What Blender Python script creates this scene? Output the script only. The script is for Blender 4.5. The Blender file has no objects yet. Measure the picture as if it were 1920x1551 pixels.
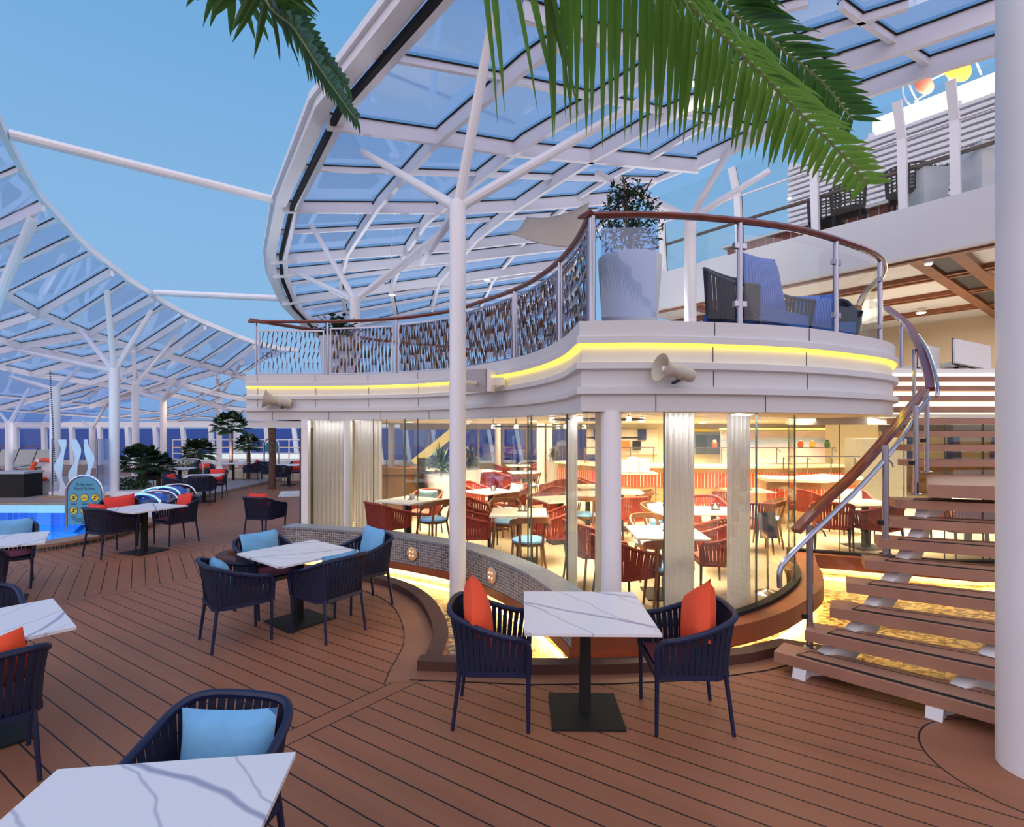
import bpy, math, random
from mathutils import Vector, Matrix
random.seed(7)
sc = bpy.context.scene
COL = sc.collection
EYE = 2.05
# ---------------------------------------------------------------- camera
cd = bpy.data.cameras.new('camera'); cam = bpy.data.objects.new('camera', cd); COL.objects.link(cam)
cam.location = (0, 0, EYE); cam.rotation_euler = (math.pi/2, 0, 0)
cd.sensor_width = 36; cd.lens = 36*1000/1920; cd.shift_y = 27.5/1920; cd.clip_end = 30000; cd.clip_start = .05
sc.camera = cam
# ---------------------------------------------------------------- sky
w = bpy.data.worlds.new('dusk_sky'); sc.world = w; w.use_nodes = True
nt = w.node_tree; nt.nodes.clear()
def N(t, **k):
    n = nt.nodes.new(t)
    for a, b in k.items(): setattr(n, a, b)
    return n
def ramp(node, stops):
    e = node.color_ramp.elements
    while len(e) > 1: e.remove(e[-1])
    e[0].position = stops[0][0]; e[0].color = (*stops[0][1], 1)
    for p, c in stops[1:]:
        x = e.new(p); x.color = (*c, 1)
tc = N('ShaderNodeTexCoord'); sp = N('ShaderNodeSeparateXYZ'); nt.links.new(tc.outputs['Generated'], sp.inputs[0])
r1 = N('ShaderNodeValToRGB'); nt.links.new(sp.outputs['Z'], r1.inputs[0])
ramp(r1, [(0, (.16, .29, .60)), (.03, (.20, .36, .70)), (.12, (.27, .50, .80)), (.35, (.235, .465, .77)), (.7, (.13, .37, .70)), (1, (.10, .30, .62))])
# afterglow of the set sun, low behind the viewer
r2 = N('ShaderNodeValToRGB'); nt.links.new(sp.outputs['Z'], r2.inputs[0])
ramp(r2, [(0, (.46, .42, .50)), (.10, (1.20, 1.00, 1.06)), (.35, (1.50, 1.38, 1.50)), (.7, (1.15, 1.17, 1.45)), (1, (.78, .88, 1.25))])
ny = N('ShaderNodeMath', operation='MULTIPLY_ADD'); nt.links.new(sp.outputs['Y'], ny.inputs[0]); ny.inputs[1].default_value = -1.2; ny.inputs[2].default_value = .5
ny.use_clamp = True
mx = N('ShaderNodeMixRGB'); nt.links.new(ny.outputs[0], mx.inputs[0]); nt.links.new(r1.outputs[0], mx.inputs[1]); nt.links.new(r2.outputs[0], mx.inputs[2])
bg = N('ShaderNodeBackground'); nt.links.new(mx.outputs[0], bg.inputs[0]); bg.inputs[1].default_value = 1.0
wo = N('ShaderNodeOutputWorld'); nt.links.new(bg.outputs[0], wo.inputs[0])
# ---------------------------------------------------------------- view
sc.view_settings.view_transform = 'Standard'; sc.view_settings.look = 'None'
sc.view_settings.exposure = 0.0; sc.view_settings.gamma = 1; sc.view_settings.use_curve_mapping = False
sc.cycles.use_denoising = True
sc.cycles.max_bounces = 6; sc.cycles.transparent_max_bounces = 24; sc.cycles.diffuse_bounces = 3; sc.cycles.glossy_bounces = 3
sc.cycles.caustics_reflective = False; sc.cycles.caustics_refractive = False
sc.cycles.sample_clamp_indirect = 4
def uplights():
    # linear uplighters that wash the underside of the glass roof
    for (x, y, z, p) in [(2.6, 9.2, 3.3, 70), (-3.5, 12.5, 3.3, 90), (.5, 15, 3.3, 90), (3.5, 12.5, 3.3, 70), (-14.5, 15.3, .5, 160), (-17, 20, .5, 160), (-11, 20.5, .6, 160), (-22, 25, .5, 160), (-10, 25.5, .5, 160)]:
        l = bpy.data.lights.new('roof_uplight', 'SPOT'); l.energy = p*(2.6 if x > -5 else 1.5); l.color = (.92, .92, 1); l.spot_size = 2.6; l.spot_blend = 1; l.shadow_soft_size = .03
        o = bpy.data.objects.new('roof_uplight', l); o.location = (x, y, z); o.rotation_euler = (math.pi, 0, 0); COL.objects.link(o)
def area(name, loc, size, power, color, rot=(0, 0, 0), sy=None, spread=None):
    if name == 'dining_room_light': spread = math.radians(115)
    l = bpy.data.lights.new(name, 'AREA'); l.energy = power; l.color = color; l.size = size
    if sy: l.shape = 'RECTANGLE'; l.size_y = sy
    if spread: l.spread = spread
    o = bpy.data.objects.new(name, l); o.location = loc; o.rotation_euler = rot; COL.objects.link(o); return o
WARM = (1, .85, .60)
# dining room ceiling panels
for i, (x, y, sx, sy_, p) in enumerate([(-1.0, 10.9, 2, 2, 200), (1.6, 7.2, 2, 2, 150), (3.2, 8.8, 2.5, 2, 170), (-.5, 14.5, 4, 3, 260), (4.2, 13, 5, 3, 380), (9.5, 12, 4, 4, 300), (6.8, 10, 2.5, 2, 180), (3.5, 18, 8, 2, 300), (8.9, 17.2, 3.2, 1.2, 260), (4.2, 18.4, 2.6, .6, 120)]):
    area('dining_room_light', (x, y, 2.19), sx, p*1.3, WARM, sy=sy_)
# fill strips added just inside the glass to brighten the curtains
for i, (x, y, s, rz) in enumerate([(1.66, 5.12, .34, 0), (2.36, 5.30, .34, .5), (.62, 5.85, .25, -1.2), (-3.3, 9.74, .8, 0), (-2.6, 9.55, .5, -.2)]):
    area('curtain_fill_light', (x, y, 2.185), s, (3.6, 3.6, 2.5, 4, 3)[i], (.96, .94, 1), rot=(math.radians(12), 0, rz), sy=.06)
# upper deck lounge under the coffered ceiling
area('lounge_light', (10.5, 12.5, 5.05), 3, 260, (1, .92, .80), sy=3)
area('lounge_light', (7.6, 14.5, 5.05), 3, 160, (1, .92, .80), sy=3)
# floodlights on the funnel deck
area('floodlight', (13, 16, 8.6), 1.6, 1800, (.95, .95, 1), rot=(math.radians(105), 0, math.radians(20)), sy=.6)

uplights()
# ---------------------------------------------------------------- geometry helpers
def P(px, py, D): return Vector(((px-960)/1000*D, D, EYE-(py-803)/1000*D))
def G(px, py, z=0.0):
    D = (EYE-z)*1000/(py-803); return Vector(((px-960)/1000*D, D, z))
def vz(D): return 7.0 if D <= 12 else 7.0-.267*(D-12)
def V(px, py):                       # point on the vaulted glass roof
    k = (803-py)/1000
    D = 4.95/k if k > 0 else 99
    if D > 12: D = 8.154/(k+.267)
    return Vector(((px-960)/1000*D, D, vz(D)))
def cr(pts, n=6, closed=False):      # smooth curve through points
    pts = [Vector(p) for p in pts]; out = []; m = len(pts)
    for i in range(m if closed else m-1):
        if closed: a, b, c, d = pts[i-1], pts[i], pts[(i+1) % m], pts[(i+2) % m]
        else: a, b, c, d = pts[max(i-1, 0)], pts[i], pts[i+1], pts[min(i+2, m-1)]
        for k in range(n):
            t = k/n
            out.append(.5*((2*b)+(c-a)*t+(2*a-5*b+4*c-d)*t*t+(3*b-a-3*c+d)*t**3))
    if not closed: out.append(pts[-1])
    return out
class MB:
    def __init__(s): s.v = []; s.f = []
    def add(s, vs, fs):
        o = len(s.v); s.v += [tuple(v) for v in vs]; s.f += [tuple(i+o for i in f) for f in fs]; return s
    def box(s, c, size, rz=0, M=None):
        x, y, z = [k/2 for k in size]
        vs = [Vector((a*x, b*y, d*z)) for d in (-1, 1) for a, b in ((-1, -1), (1, -1), (1, 1), (-1, 1))]
        R = M if M is not None else Matrix.Rotation(rz, 3, 'Z')
        c = Vector(c)
        return s.add([R @ v+c for v in vs], [(3, 2, 1, 0), (4, 5, 6, 7), (0, 1, 5, 4), (1, 2, 6, 5), (2, 3, 7, 6), (3, 0, 4, 7)])
    def bar(s, a, b, w_, h, up=(0, 0, 1)):     # rectangular beam from a to b
        a, b = Vector(a), Vector(b); d = b-a
        if d.length < 1e-6: return s
        d.normalize(); u = Vector(up); x = d.cross(u)
        if x.length < 1e-3: x = d.cross(Vector((0, 1, 0)))
        x.normalize(); z = x.cross(d)
        vs = [p+x*i*w_/2+z*j*h/2 for p in (a, b) for i, j in ((-1, -1), (1, -1), (1, 1), (-1, 1))]
        return s.add(vs, [(3, 2, 1, 0), (4, 5, 6, 7), (0, 1, 5, 4), (1, 2, 6, 5), (2, 3, 7, 6), (3, 0, 4, 7)])
    def pbar(s, pts, w_, h, closed=False, up=(0, 0, 1)):  # rectangular beam along a polyline, mitred
        pts = [Vector(p) for p in pts]; n = len(pts); rings = []
        for i, p in enumerate(pts):
            if closed: t = pts[(i+1) % n]-pts[i-1]
            else: t = pts[min(i+1, n-1)]-pts[max(i-1, 0)]
            t.normalize(); x = t.cross(Vector(up))
            if x.length < 1e-3: x = Vector((1, 0, 0))
            x.normalize(); z = x.cross(t)
            rings.append([p+x*a*w_/2+z*b*h/2 for a, b in ((-1, -1), (1, -1), (1, 1), (-1, 1))])
        return s.loft(rings, closed)
    def loft(s, rings, closed=False, cap=True):
        n = len(rings); m = len(rings[0]); vs = [v for r in rings for v in r]; fs = []
        for i in range(n if closed else n-1):
            for j in range(m):
                a, b = i*m+j, i*m+(j+1) % m; c, d = ((i+1) % n)*m+(j+1) % m, ((i+1) % n)*m+j
                fs.append((a, b, c, d))
        if cap and not closed: fs += [tuple(range(m))[::-1], tuple((n-1)*m+j for j in range(m))]
        return s.add(vs, fs)
    def tube(s, pts, r, n=8, closed=False):
        pts = [Vector(p) for p in pts]; m = len(pts); rings = []; x = None
        rr = r if isinstance(r, (list, tuple)) else [r]*m
        for i, p in enumerate(pts):
            if closed: t = pts[(i+1) % m]-pts[i-1]
            else: t = pts[min(i+1, m-1)]-pts[max(i-1, 0)]
            t.normalize()
            if x is None:
                x = t.cross(Vector((0, 0, 1)))
                if x.length < 1e-2: x = t.cross(Vector((0, 1, 0)))
            x = x-t*x.dot(t)
            x.normalize(); y = t.cross(x)
            rings.append([p+(x*math.cos(2*math.pi*k/n)+y*math.sin(2*math.pi*k/n))*rr[i] for k in range(n)])
        return s.loft(rings, closed)
    def lathe(s, prof, c=(0, 0, 0), n=20, M=None):   # prof: [(r, z)...]
        c = Vector(c); R = M or Matrix.Identity(3)
        return s.loft([[c+R @ Vector((r*math.cos(2*math.pi*k/n), r*math.sin(2*math.pi*k/n), z)) for k in range(n)] for r, z in prof])
    def prism(s, poly, z0, z1):                      # extruded plan polygon
        n = len(poly); vs = [(p[0], p[1], z0) for p in poly]+[(p[0], p[1], z1) for p in poly]
        return s.add(vs, [tuple(range(n))[::-1], tuple(range(n, 2*n))]+[(i, (i+1) % n, n+(i+1) % n, n+i) for i in range(n)])
    def sweep(s, path, prof, closed_prof=True):      # profile (offset to the right of travel, z) along a plan path, mitred
        rings = []; n = len(path)
        for i in range(n):
            p = Vector((path[i][0], path[i][1]))
            a = Vector(path[i][:2])-Vector(path[i-1][:2]) if i > 0 else None
            b = Vector(path[i+1][:2])-Vector(path[i][:2]) if i < n-1 else None
            if a is None: a = b
            if b is None: b = a
            a, b = a.normalized(), b.normalized()
            na, nb = Vector((a.y, -a.x)), Vector((b.y, -b.x))
            m = (na+nb).normalized(); k = 1/max(m.dot(na), .5)
            rings.append([(p.x+m.x*k*o, p.y+m.y*k*o, z) for o, z in prof])
        return s.loft(rings)
    def sheet(s, rows):                              # grid of points
        n = len(rows); m = len(rows[0])
        return s.add([v for r in rows for v in r], [(i*m+j, i*m+j+1, (i+1)*m+j+1, (i+1)*m+j) for i in range(n-1) for j in range(m-1)])
    def build(s, name, m, parent=None, smooth=False, world=False, kind=None, angle=35):
        me = bpy.data.meshes.new(name); vs = s.v
        if parent is not None and world:
            L = parent.location
            if parent.parent is not None: L = L+parent.parent.location
            vs = [(v[0]-L.x, v[1]-L.y, v[2]-L.z) for v in vs]
        me.from_pydata(vs, [], s.f); me.validate(); me.update()
        import bmesh
        bm = bmesh.new(); bm.from_mesh(me); bmesh.ops.recalc_face_normals(bm, faces=bm.faces); bm.to_mesh(me); bm.free()
        if m is not None: me.materials.append(m)
        if smooth:
            me.polygons.foreach_set('use_smooth', [True]*len(me.polygons))
            me.set_sharp_from_angle(angle=math.radians(angle))
        o = bpy.data.objects.new(name, me); COL.objects.link(o)
        if parent is not None: o.parent = parent
        if kind: o['kind'] = kind
        return o
def offs(path, d):
    """plan path moved d to the right of its travel"""
    out = []; n = len(path)
    for i in range(n):
        a = Vector(path[max(i-1, 0)][:2]); b = Vector(path[min(i+1, n-1)][:2]); t = (b-a).normalized()
        out.append((path[i][0]+t.y*d, path[i][1]-t.x*d))
    return out
def tag(o, label, cat, group=None, kind=None):
    if label: o['label'] = label
    if cat: o['category'] = cat
    if group: o['group'] = group
    if kind: o['kind'] = kind
    return o
def thing(name, label, cat, loc=(0, 0, 0), rz=0, group=None):
    o = bpy.data.objects.new(name, None); COL.objects.link(o); o.empty_display_size = .2
    o.location = loc; o.rotation_euler = (0, 0, rz); return tag(o, label, cat, group)
def dup(root, loc, rz, label, group=None, scale=None):
    r = root.copy(); COL.objects.link(r); r.location = loc; r.rotation_euler = (0, 0, rz); r['label'] = label
    if scale: r.scale = scale
    if group: r['group'] = group
    for ch in [o for o in KIDS[root.name]]:
        c = ch.copy(); COL.objects.link(c); c.parent = r
        for g in KIDS.get(ch.name, []):
            d = g.copy(); COL.objects.link(d); d.parent = c
    return r
KIDS = {}
def reg(root):
    KIDS[root.name] = list(root.children)
    for c in root.children: KIDS[c.name] = list(c.children)
    return root
FIRST = {}
def place(proto, loc, rz, label, group=None, scale=None):
    """the first call moves the prototype itself, later calls copy it"""
    if proto.name not in FIRST:
        FIRST[proto.name] = 1; proto.location = loc; proto.rotation_euler = (0, 0, rz); proto['label'] = label
        if group: proto['group'] = group
        if scale: proto.scale = scale
        return proto
    return dup(proto, loc, rz, label, group, scale)
def face(dx, dy): return math.atan2(dy, dx)-math.pi/2      # rotation that turns local +Y to (dx, dy)
# ---------------------------------------------------------------- materials
MT = {}
def mat(name, c, rough=.5, metal=0, emit=None, es=1, spec=None, bump=None, var=None, coat=0):
    m = bpy.data.materials.new(name); m.use_nodes = True; b = m.node_tree.nodes['Principled BSDF']; L = m.node_tree.links; nn = m.node_tree.nodes
    b.inputs['Base Color'].default_value = (*c, 1); b.inputs['Roughness'].default_value = rough; b.inputs['Metallic'].default_value = metal
    if spec is not None: b.inputs['Specular IOR Level'].default_value = spec
    if coat: b.inputs['Coat Weight'].default_value = coat; b.inputs['Coat Roughness'].default_value = .1
    if emit: b.inputs['Emission Color'].default_value = (*emit, 1); b.inputs['Emission Strength'].default_value = es
    if var or bump:
        t = nn.new('ShaderNodeTexCoord'); n = nn.new('ShaderNodeTexNoise'); L.new(t.outputs['Object'], n.inputs['Vector'])
        n.inputs['Scale'].default_value = (var or bump)[1]; n.inputs['Detail'].default_value = 4
        if var:
            r = nn.new('ShaderNodeValToRGB'); L.new(n.outputs['Fac'], r.inputs[0])
            r.color_ramp.elements[0].position = .3; r.color_ramp.elements[1].position = .7
            r.color_ramp.elements[0].color = (*[k*(1-var[0]) for k in c], 1); r.color_ramp.elements[1].color = (*[min(1, k*(1+var[0])) for k in c], 1)
            L.new(r.outputs[0], b.inputs['Base Color'])
        if bump:
            n2 = nn.new('ShaderNodeTexNoise'); L.new(t.outputs['Object'], n2.inputs['Vector']); n2.inputs['Scale'].default_value = bump[1]
            bp = nn.new('ShaderNodeBump'); bp.inputs['Strength'].default_value = bump[0]; bp.inputs['Distance'].default_value = .01
            L.new(n2.outputs['Fac'], bp.inputs['Height']); L.new(bp.outputs[0], b.inputs['Normal'])
    MT[name] = m; return m
def glass(name, tint, refl=.06, rough=.02, haze=None, fk=.3):
    m = bpy.data.materials.new(name); m.use_nodes = True; nn = m.node_tree.nodes; L = m.node_tree.links; nn.clear()
    t = nn.new('ShaderNodeBsdfTransparent'); t.inputs[0].default_value = (*tint, 1)
    g = nn.new('ShaderNodeBsdfGlossy'); g.inputs['Roughness'].default_value = rough; g.inputs[0].default_value = (1, 1, 1, 1)
    lw = nn.new('ShaderNodeLayerWeight'); lw.inputs[0].default_value = .35
    mu = nn.new('ShaderNodeMath'); mu.operation = 'MULTIPLY_ADD'; mu.use_clamp = True; L.new(lw.outputs['Fresnel'], mu.inputs[0]); mu.inputs[1].default_value = fk; mu.inputs[2].default_value = refl*.5
    mix = nn.new('ShaderNodeMixShader'); L.new(mu.outputs[0], mix.inputs[0]); L.new(t.outputs[0], mix.inputs[1]); L.new(g.outputs[0], mix.inputs[2])
    out = nn.new('ShaderNodeOutputMaterial'); last = mix
    if haze:
        d = nn.new('ShaderNodeBsdfDiffuse'); d.inputs[0].default_value = (*haze[1], 1)
        m2 = nn.new('ShaderNodeMixShader'); m2.inputs[0].default_value = haze[0]; L.new(mix.outputs[0], m2.inputs[1]); L.new(d.outputs[0], m2.inputs[2]); last = m2
        if len(haze) > 2:        # reflection streaks painted into the haze with noise
            tcx = nn.new('ShaderNodeTexCoord'); nz = nn.new('ShaderNodeTexNoise'); nz.inputs['Scale'].default_value = haze[2]; L.new(tcx.outputs['Object'], nz.inputs['Vector'])
            rr = nn.new('ShaderNodeMapRange'); rr.inputs[1].default_value = .42; rr.inputs[2].default_value = .62; rr.inputs[3].default_value = haze[0]*.3; rr.inputs[4].default_value = haze[0]*1.7
            L.new(nz.outputs['Fac'], rr.inputs[0]); L.new(rr.outputs[0], m2.inputs[0])
    L.new(last.outputs[0], out.inputs[0]); MT[name] = m; return m
white = mat('white_paint', (.88, .86, .88), .35, var=(.03, 1.2))
fascia_m = mat('fascia_paint', (.70, .69, .70), .45, var=(.03, .8))
steel = mat('brushed_steel', (.42, .42, .50), .25, 1)
chrome = mat('chrome', (.6, .6, .64), .18, 1)
navy = mat('navy_rope', (.008, .014, .06), .7, bump=(.4, 260))
navyf = mat('navy_frame', (.005, .010, .048), .5)
navyw = mat('woven_strap', (.006, .009, .036), .8, bump=(.5, 300))
redrope = mat('red_rope', (.26, .030, .018), .6)
blackm = mat('black_metal', (.016, .015, .015), .6, spec=.25)
darkm = mat('dark_metal', (.05, .05, .055), .4, .6)
redcush = mat('wine_seat_fabric', (.19, .035, .055), .85, var=(.2, 6))
pinkcush = mat('coral_seat_fabric', (.60, .20, .15), .8)
orange = mat('orange_pillow_fabric', (.86, .085, .025), .8, bump=(.15, 30))
redpil = mat('red_pillow_fabric', (.78, .05, .035), .8, bump=(.15, 30))
lblue = mat('light_blue_pillow_fabric', (.17, .43, .70), .8, bump=(.2, 25), var=(.12, 5))
sblue = mat('sky_blue_seat_fabric', (.22, .46, .80), .75)
teal = mat('pale_teal_fabric', (.33, .55, .60), .8)
chairwood = mat('chair_wood', (.22, .085, .035), .4, var=(.25, 9))
railwood = mat('varnished_handrail_wood', (.20, .038, .018), .22, coat=.6, var=(.2, 5))
lipwood = mat('reddish_lip_wood', (.27, .075, .032), .4, var=(.2, 3))
curbwood = mat('dark_curb_wood', (.085, .032, .022), .6, var=(.2, 4))
treadwood = mat('tread_wood', (.40, .20, .13), .5, var=(.12, 3))
tanwood = mat('tan_wood', (.42, .25, .12), .45, var=(.15, 2))
coffer = mat('coffer_wood', (.26, .085, .03), .35, var=(.2, 4))
carpet = mat('dining_floor', (.50, .40, .27), .5, var=(.2, 1.1))
cream = mat('cream_paint', (.82, .74, .58), .5)
ceilm = mat('dining_ceiling', (.75, .68, .52), .5)
redtile = mat('red_tile', (.62, .07, .03), .2)
groutm = mat('grout', (.75, .6, .5), .8)
leafd = mat('dark_palm_leaf', (.02, .05, .018), .5, var=(.4, 4))
leafm = mat('shrub_leaf', (.035, .085, .02), .5, var=(.4, 4))
trunkm = mat('palm_trunk_bark', (.13, .07, .05), .9, var=(.4, 14), bump=(.8, 18))
planterm = mat('white_planter', (.78, .80, .86), .4)
curtm = mat('curtain_fabric', (.90, .89, .92), .9)
_n = curtm.node_tree.nodes; _tr = _n.new('ShaderNodeBsdfTranslucent'); _tr.inputs[0].default_value = (.9, .88, .88, 1); _mx = _n.new('ShaderNodeMixShader'); _mx.inputs[0].default_value = .55
curtm.node_tree.links.new(_n['Principled BSDF'].outputs[0], _mx.inputs[1]); curtm.node_tree.links.new(_tr.outputs[0], _mx.inputs[2]); curtm.node_tree.links.new(_mx.outputs[0], _n['Material Output'].inputs[0])
sandm = mat('lounger_sling', (.50, .48, .42), .8)
speakm = mat('speaker_shell', (.42, .40, .44), .5)
horn_m = mat('horn_shell', (.52, .47, .40), .45)
sailm = mat('shade_sail_fabric', (.50, .41, .31), .8, var=(.06, 1.5))
curtm2 = mat('mirror_panel', (.5, .5, .5), .1)
clearg = glass('clear_glass', (.96, .97, .96), .02, fk=.07)
roofg = glass('roof_glass', (.78, .82, .97), .05, .04, haze=(.035, (.6, .75, 1.0), .5), fk=.26)  # whitish diffuse haze painted in for reflections on the panes
wallg = glass('shopfront_glass', (.95, .96, .91), .05, fk=.22)
frostg = glass('frosted_glass', (.8, .87, 1), .06, haze=(.14, (.62, .70, .88)))
edgeg = mat('glass_edge', (.10, .14, .13), .1)
ledy = mat('yellow_led_strip', (1, .8, .1), .5, emit=(1, .72, .03), es=5)
ledw = mat('warm_led_strip', (1, .85, .6), .5, emit=(1, .66, .24), es=90)
bulbw = mat('small_bulb', (1, .95, .85), .5, emit=(1, .9, .7), es=3)
lampw = mat('lamp_lens', (1, .95, .85), .5, emit=(1, .86, .60), es=14)
lampc = mat('cool_lamp_lens', (1, 1, 1), .5, emit=(.95, .97, 1), es=8)
def marble():
    m = mat('white_marble', (.80, .78, .80), .38); nn = m.node_tree.nodes; L = m.node_tree.links; b = nn['Principled BSDF']
    t = nn.new('ShaderNodeTexCoord'); oi = nn.new('ShaderNodeObjectInfo'); ad = nn.new('ShaderNodeVectorMath'); ad.operation = 'ADD'
    L.new(t.outputs['Object'], ad.inputs[0])
    sc_ = nn.new('ShaderNodeVectorMath'); sc_.operation = 'SCALE'; sc_.inputs['Scale'].default_value = 7.3
    cb = nn.new('ShaderNodeCombineXYZ'); L.new(oi.outputs['Random'], cb.inputs[0]); L.new(oi.outputs['Random'], cb.inputs[1]); L.new(cb.outputs[0], sc_.inputs[0])
    L.new(sc_.outputs[0], ad.inputs[1])
    last = None
    for k, (s, r, wd, dk, dist) in enumerate([(.62, .5, .012, .55, 2.2), (.9, .9, .006, .35, 3.5)]):
        mp = nn.new('ShaderNodeMapping'); mp.inputs['Rotation'].default_value = (0, 0, r); L.new(ad.outputs[0], mp.inputs[0])
        wv = nn.new('ShaderNodeTexWave'); wv.wave_type = 'BANDS'; wv.bands_direction = 'Y'; wv.inputs['Scale'].default_value = s; wv.inputs['Distortion'].default_value = dist; wv.inputs['Detail'].default_value = 4; wv.inputs['Detail Scale'].default_value = 1.2
        L.new(mp.outputs[0], wv.inputs[0])
        rp = nn.new('ShaderNodeValToRGB'); L.new(wv.outputs['Fac'], rp.inputs[0])
        e = rp.color_ramp.elements; e[0].position = 0; e[0].color = (1-dk, 1-dk, 1-dk*.75, 1); e[1].position = wd; e[1].color = (1, 1, 1, 1)
        mm = nn.new('ShaderNodeMixRGB'); mm.blend_type = 'MULTIPLY'; mm.inputs[0].default_value = 1; L.new(rp.outputs[0], mm.inputs[2])
        if last is None: mm.inputs[1].default_value = (.80, .78, .80, 1)
        else: L.new(last.outputs[0], mm.inputs[1])
        last = mm
    L.new(last.outputs[0], b.inputs['Base Color']); return m
marblem = marble()
def deck_mat():
    """teak planks with black caulking; the laying direction changes at two border boards"""
    m = mat('deck_planks', (.3, .15, .1), .42); nn = m.node_tree.nodes; L = m.node_tree.links; b = nn['Principled BSDF']
    t = nn.new('ShaderNodeTexCoord'); sep = nn.new('ShaderNodeSeparateXYZ'); L.new(t.outputs['Object'], sep.inputs[0])
    def M(op, a, b_=None, c=None, clamp=False):
        n = nn.new('ShaderNodeMath'); n.operation = op; n.use_clamp = clamp
        for i, v in enumerate((a, b_, c)):
            if v is None: continue
            if isinstance(v, (int, float)): n.inputs[i].default_value = v
            else: L.new(v, n.inputs[i])
        return n.outputs[0]
    X, Y = sep.outputs[0], sep.outputs[1]
    def lin(ax, ay, c): return M('ADD', M('MULTIPLY_ADD', X, ax, c), M('MULTIPLY', Y, ay))
    def across(deg):                   # coordinate across planks running along deg
        a = math.radians(deg); return lin(-math.sin(a), math.cos(a), 0)
    W = .155
    def plank(deg):
        u = M('DIVIDE', across(deg), W); fr = M('FRACT', M('ADD', u, 500.0))
        line = M('LESS_THAN', M('ABSOLUTE', M('SUBTRACT', fr, .5)), .032)
        return line, M('FLOOR', M('ADD', u, 500.0))
    def halfline(p, q):                # signed distance to line p->q, + on the left
        d = (Vector(q)-Vector(p)).normalized(); return lin(-d.y, d.x, d.y*p[0]-d.x*p[1])
    zA, iA = plank(-33); zB, iB = plank(-55); zC, iC = plank(-33); zD, iD = plank(-68)
    h1 = halfline((-5.36, 6.23), (-4.3, 7.27)); h2 = halfline((-6.94, 7.88), (-5.45, 8.75)); h3 = halfline((-5.45, 8.75), (-4.4, 10.6))
    inB = M('GREATER_THAN', h1, 0); inC = M('GREATER_THAN', h2, 0); inD = M('MULTIPLY', M('LESS_THAN', h3, 0), inC)
    def mixv(f, a, c): return M('ADD', M('MULTIPLY', a, M('SUBTRACT', 1.0, f)), M('MULTIPLY', c, f))
    line = mixv(inD, mixv(inC, mixv(inB, zA, zB), zC), zD)
    idn = mixv(inD, mixv(inC, mixv(inB, iA, iB), iC), iD)
    # border boards
    def border(h, half, mask=None):
        inn = M('LESS_THAN', M('ABSOLUTE', h), half); ed = M('LESS_THAN', M('ABSOLUTE', M('SUBTRACT', M('ABSOLUTE', h), half)), .005)
        if mask is not None: inn = M('MULTIPLY', inn, mask); ed = M('MULTIPLY', ed, mask)
        return inn, ed
    b1, e1 = border(h1, .07); b2, e2 = border(h2, .07, M('GREATER_THAN', h1, 0))
    hs = halfline((-.66, 4.55), (-1.53, 3.47)); al = lin(-.627, -.779, .627*-.66+.779*4.55)
    msk = M('MULTIPLY', M('GREATER_THAN', al, 0), M('LESS_THAN', al, 4.2)); b3, e3 = border(hs, .075, msk)
    # ring round the large column and round the raised walls
    def ring(cx, cy, r):
        dx = M('SUBTRACT', X, cx); dy = M('SUBTRACT', Y, cy); return M('SQRT', M('ADD', M('MULTIPLY', dx, dx), M('MULTIPLY', dy, dy)))
    rc = ring(3.14, 3.21, 0); b4 = M('LESS_THAN', rc, .55); e4 = M('LESS_THAN', M('ABSOLUTE', M('SUBTRACT', rc, .55)), .006)
    for bb, ee in ((b1, e1), (b2, e2), (b3, e3), (b4, e4)):
        line = M('MAXIMUM', M('MULTIPLY', line, M('SUBTRACT', 1.0, bb)), ee)
    nz = nn.new('ShaderNodeTexNoise'); nz.inputs['Scale'].default_value = 1.1; nz.inputs['Detail'].default_value = 3; L.new(t.outputs['Object'], nz.inputs['Vector'])
    wn = nn.new('ShaderNodeTexWhiteNoise'); wn.noise_dimensions = '1D'; L.new(idn, wn.inputs['W'])
    v = M('MULTIPLY_ADD', wn.outputs['Value'], .10, M('MULTIPLY_ADD', nz.outputs['Fac'], .28, .76))
    mixc = nn.new('ShaderNodeMixRGB'); mixc.blend_type = 'MULTIPLY'; mixc.inputs[0].default_value = 1; mixc.inputs[1].default_value = (.335, .136, .072, 1)
    cbn = nn.new('ShaderNodeCombineXYZ'); [L.new(v, cbn.inputs[i]) for i in range(3)]; L.new(cbn.outputs[0], mixc.inputs[2])
    fin = nn.new('ShaderNodeMixRGB'); L.new(line, fin.inputs[0]); L.new(mixc.outputs[0], fin.inputs[1]); fin.inputs[2].default_value = (.018, .012, .014, 1)
    L.new(fin.outputs[0], b.inputs['Base Color']); b.inputs['Roughness'].default_value = .5; b.inputs['Specular IOR Level'].default_value = .22
    return m
deckm = deck_mat()
def mosaic(name, c1, c2, grout, s=.02, use='XY'):
    """small square tiles: plan angle/height for walls ('WALL'), or plan for floors"""
    m = mat(name, c1, .3); nn = m.node_tree.nodes; L = m.node_tree.links; b = nn['Principled BSDF']
    t = nn.new('ShaderNodeTexCoord'); br = nn.new('ShaderNodeTexBrick'); br.offset = 0; br.inputs['Scale'].default_value = 1
    br.inputs['Brick Width'].default_value = s; br.inputs['Row Height'].default_value = s; br.inputs['Mortar Size'].default_value = s*.075; br.inputs['Bias'].default_value = 0
    br.inputs['Color1'].default_value = (*c1, 1); br.inputs['Color2'].default_value = (*c2, 1); br.inputs['Mortar'].default_value = (*grout, 1)
    if use == 'WALL': L.new(t.outputs['UV'], br.inputs['Vector'])
    else: L.new(t.outputs['Object'], br.inputs['Vector'])
    L.new(br.outputs['Color'], b.inputs['Base Color']); return m
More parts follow.
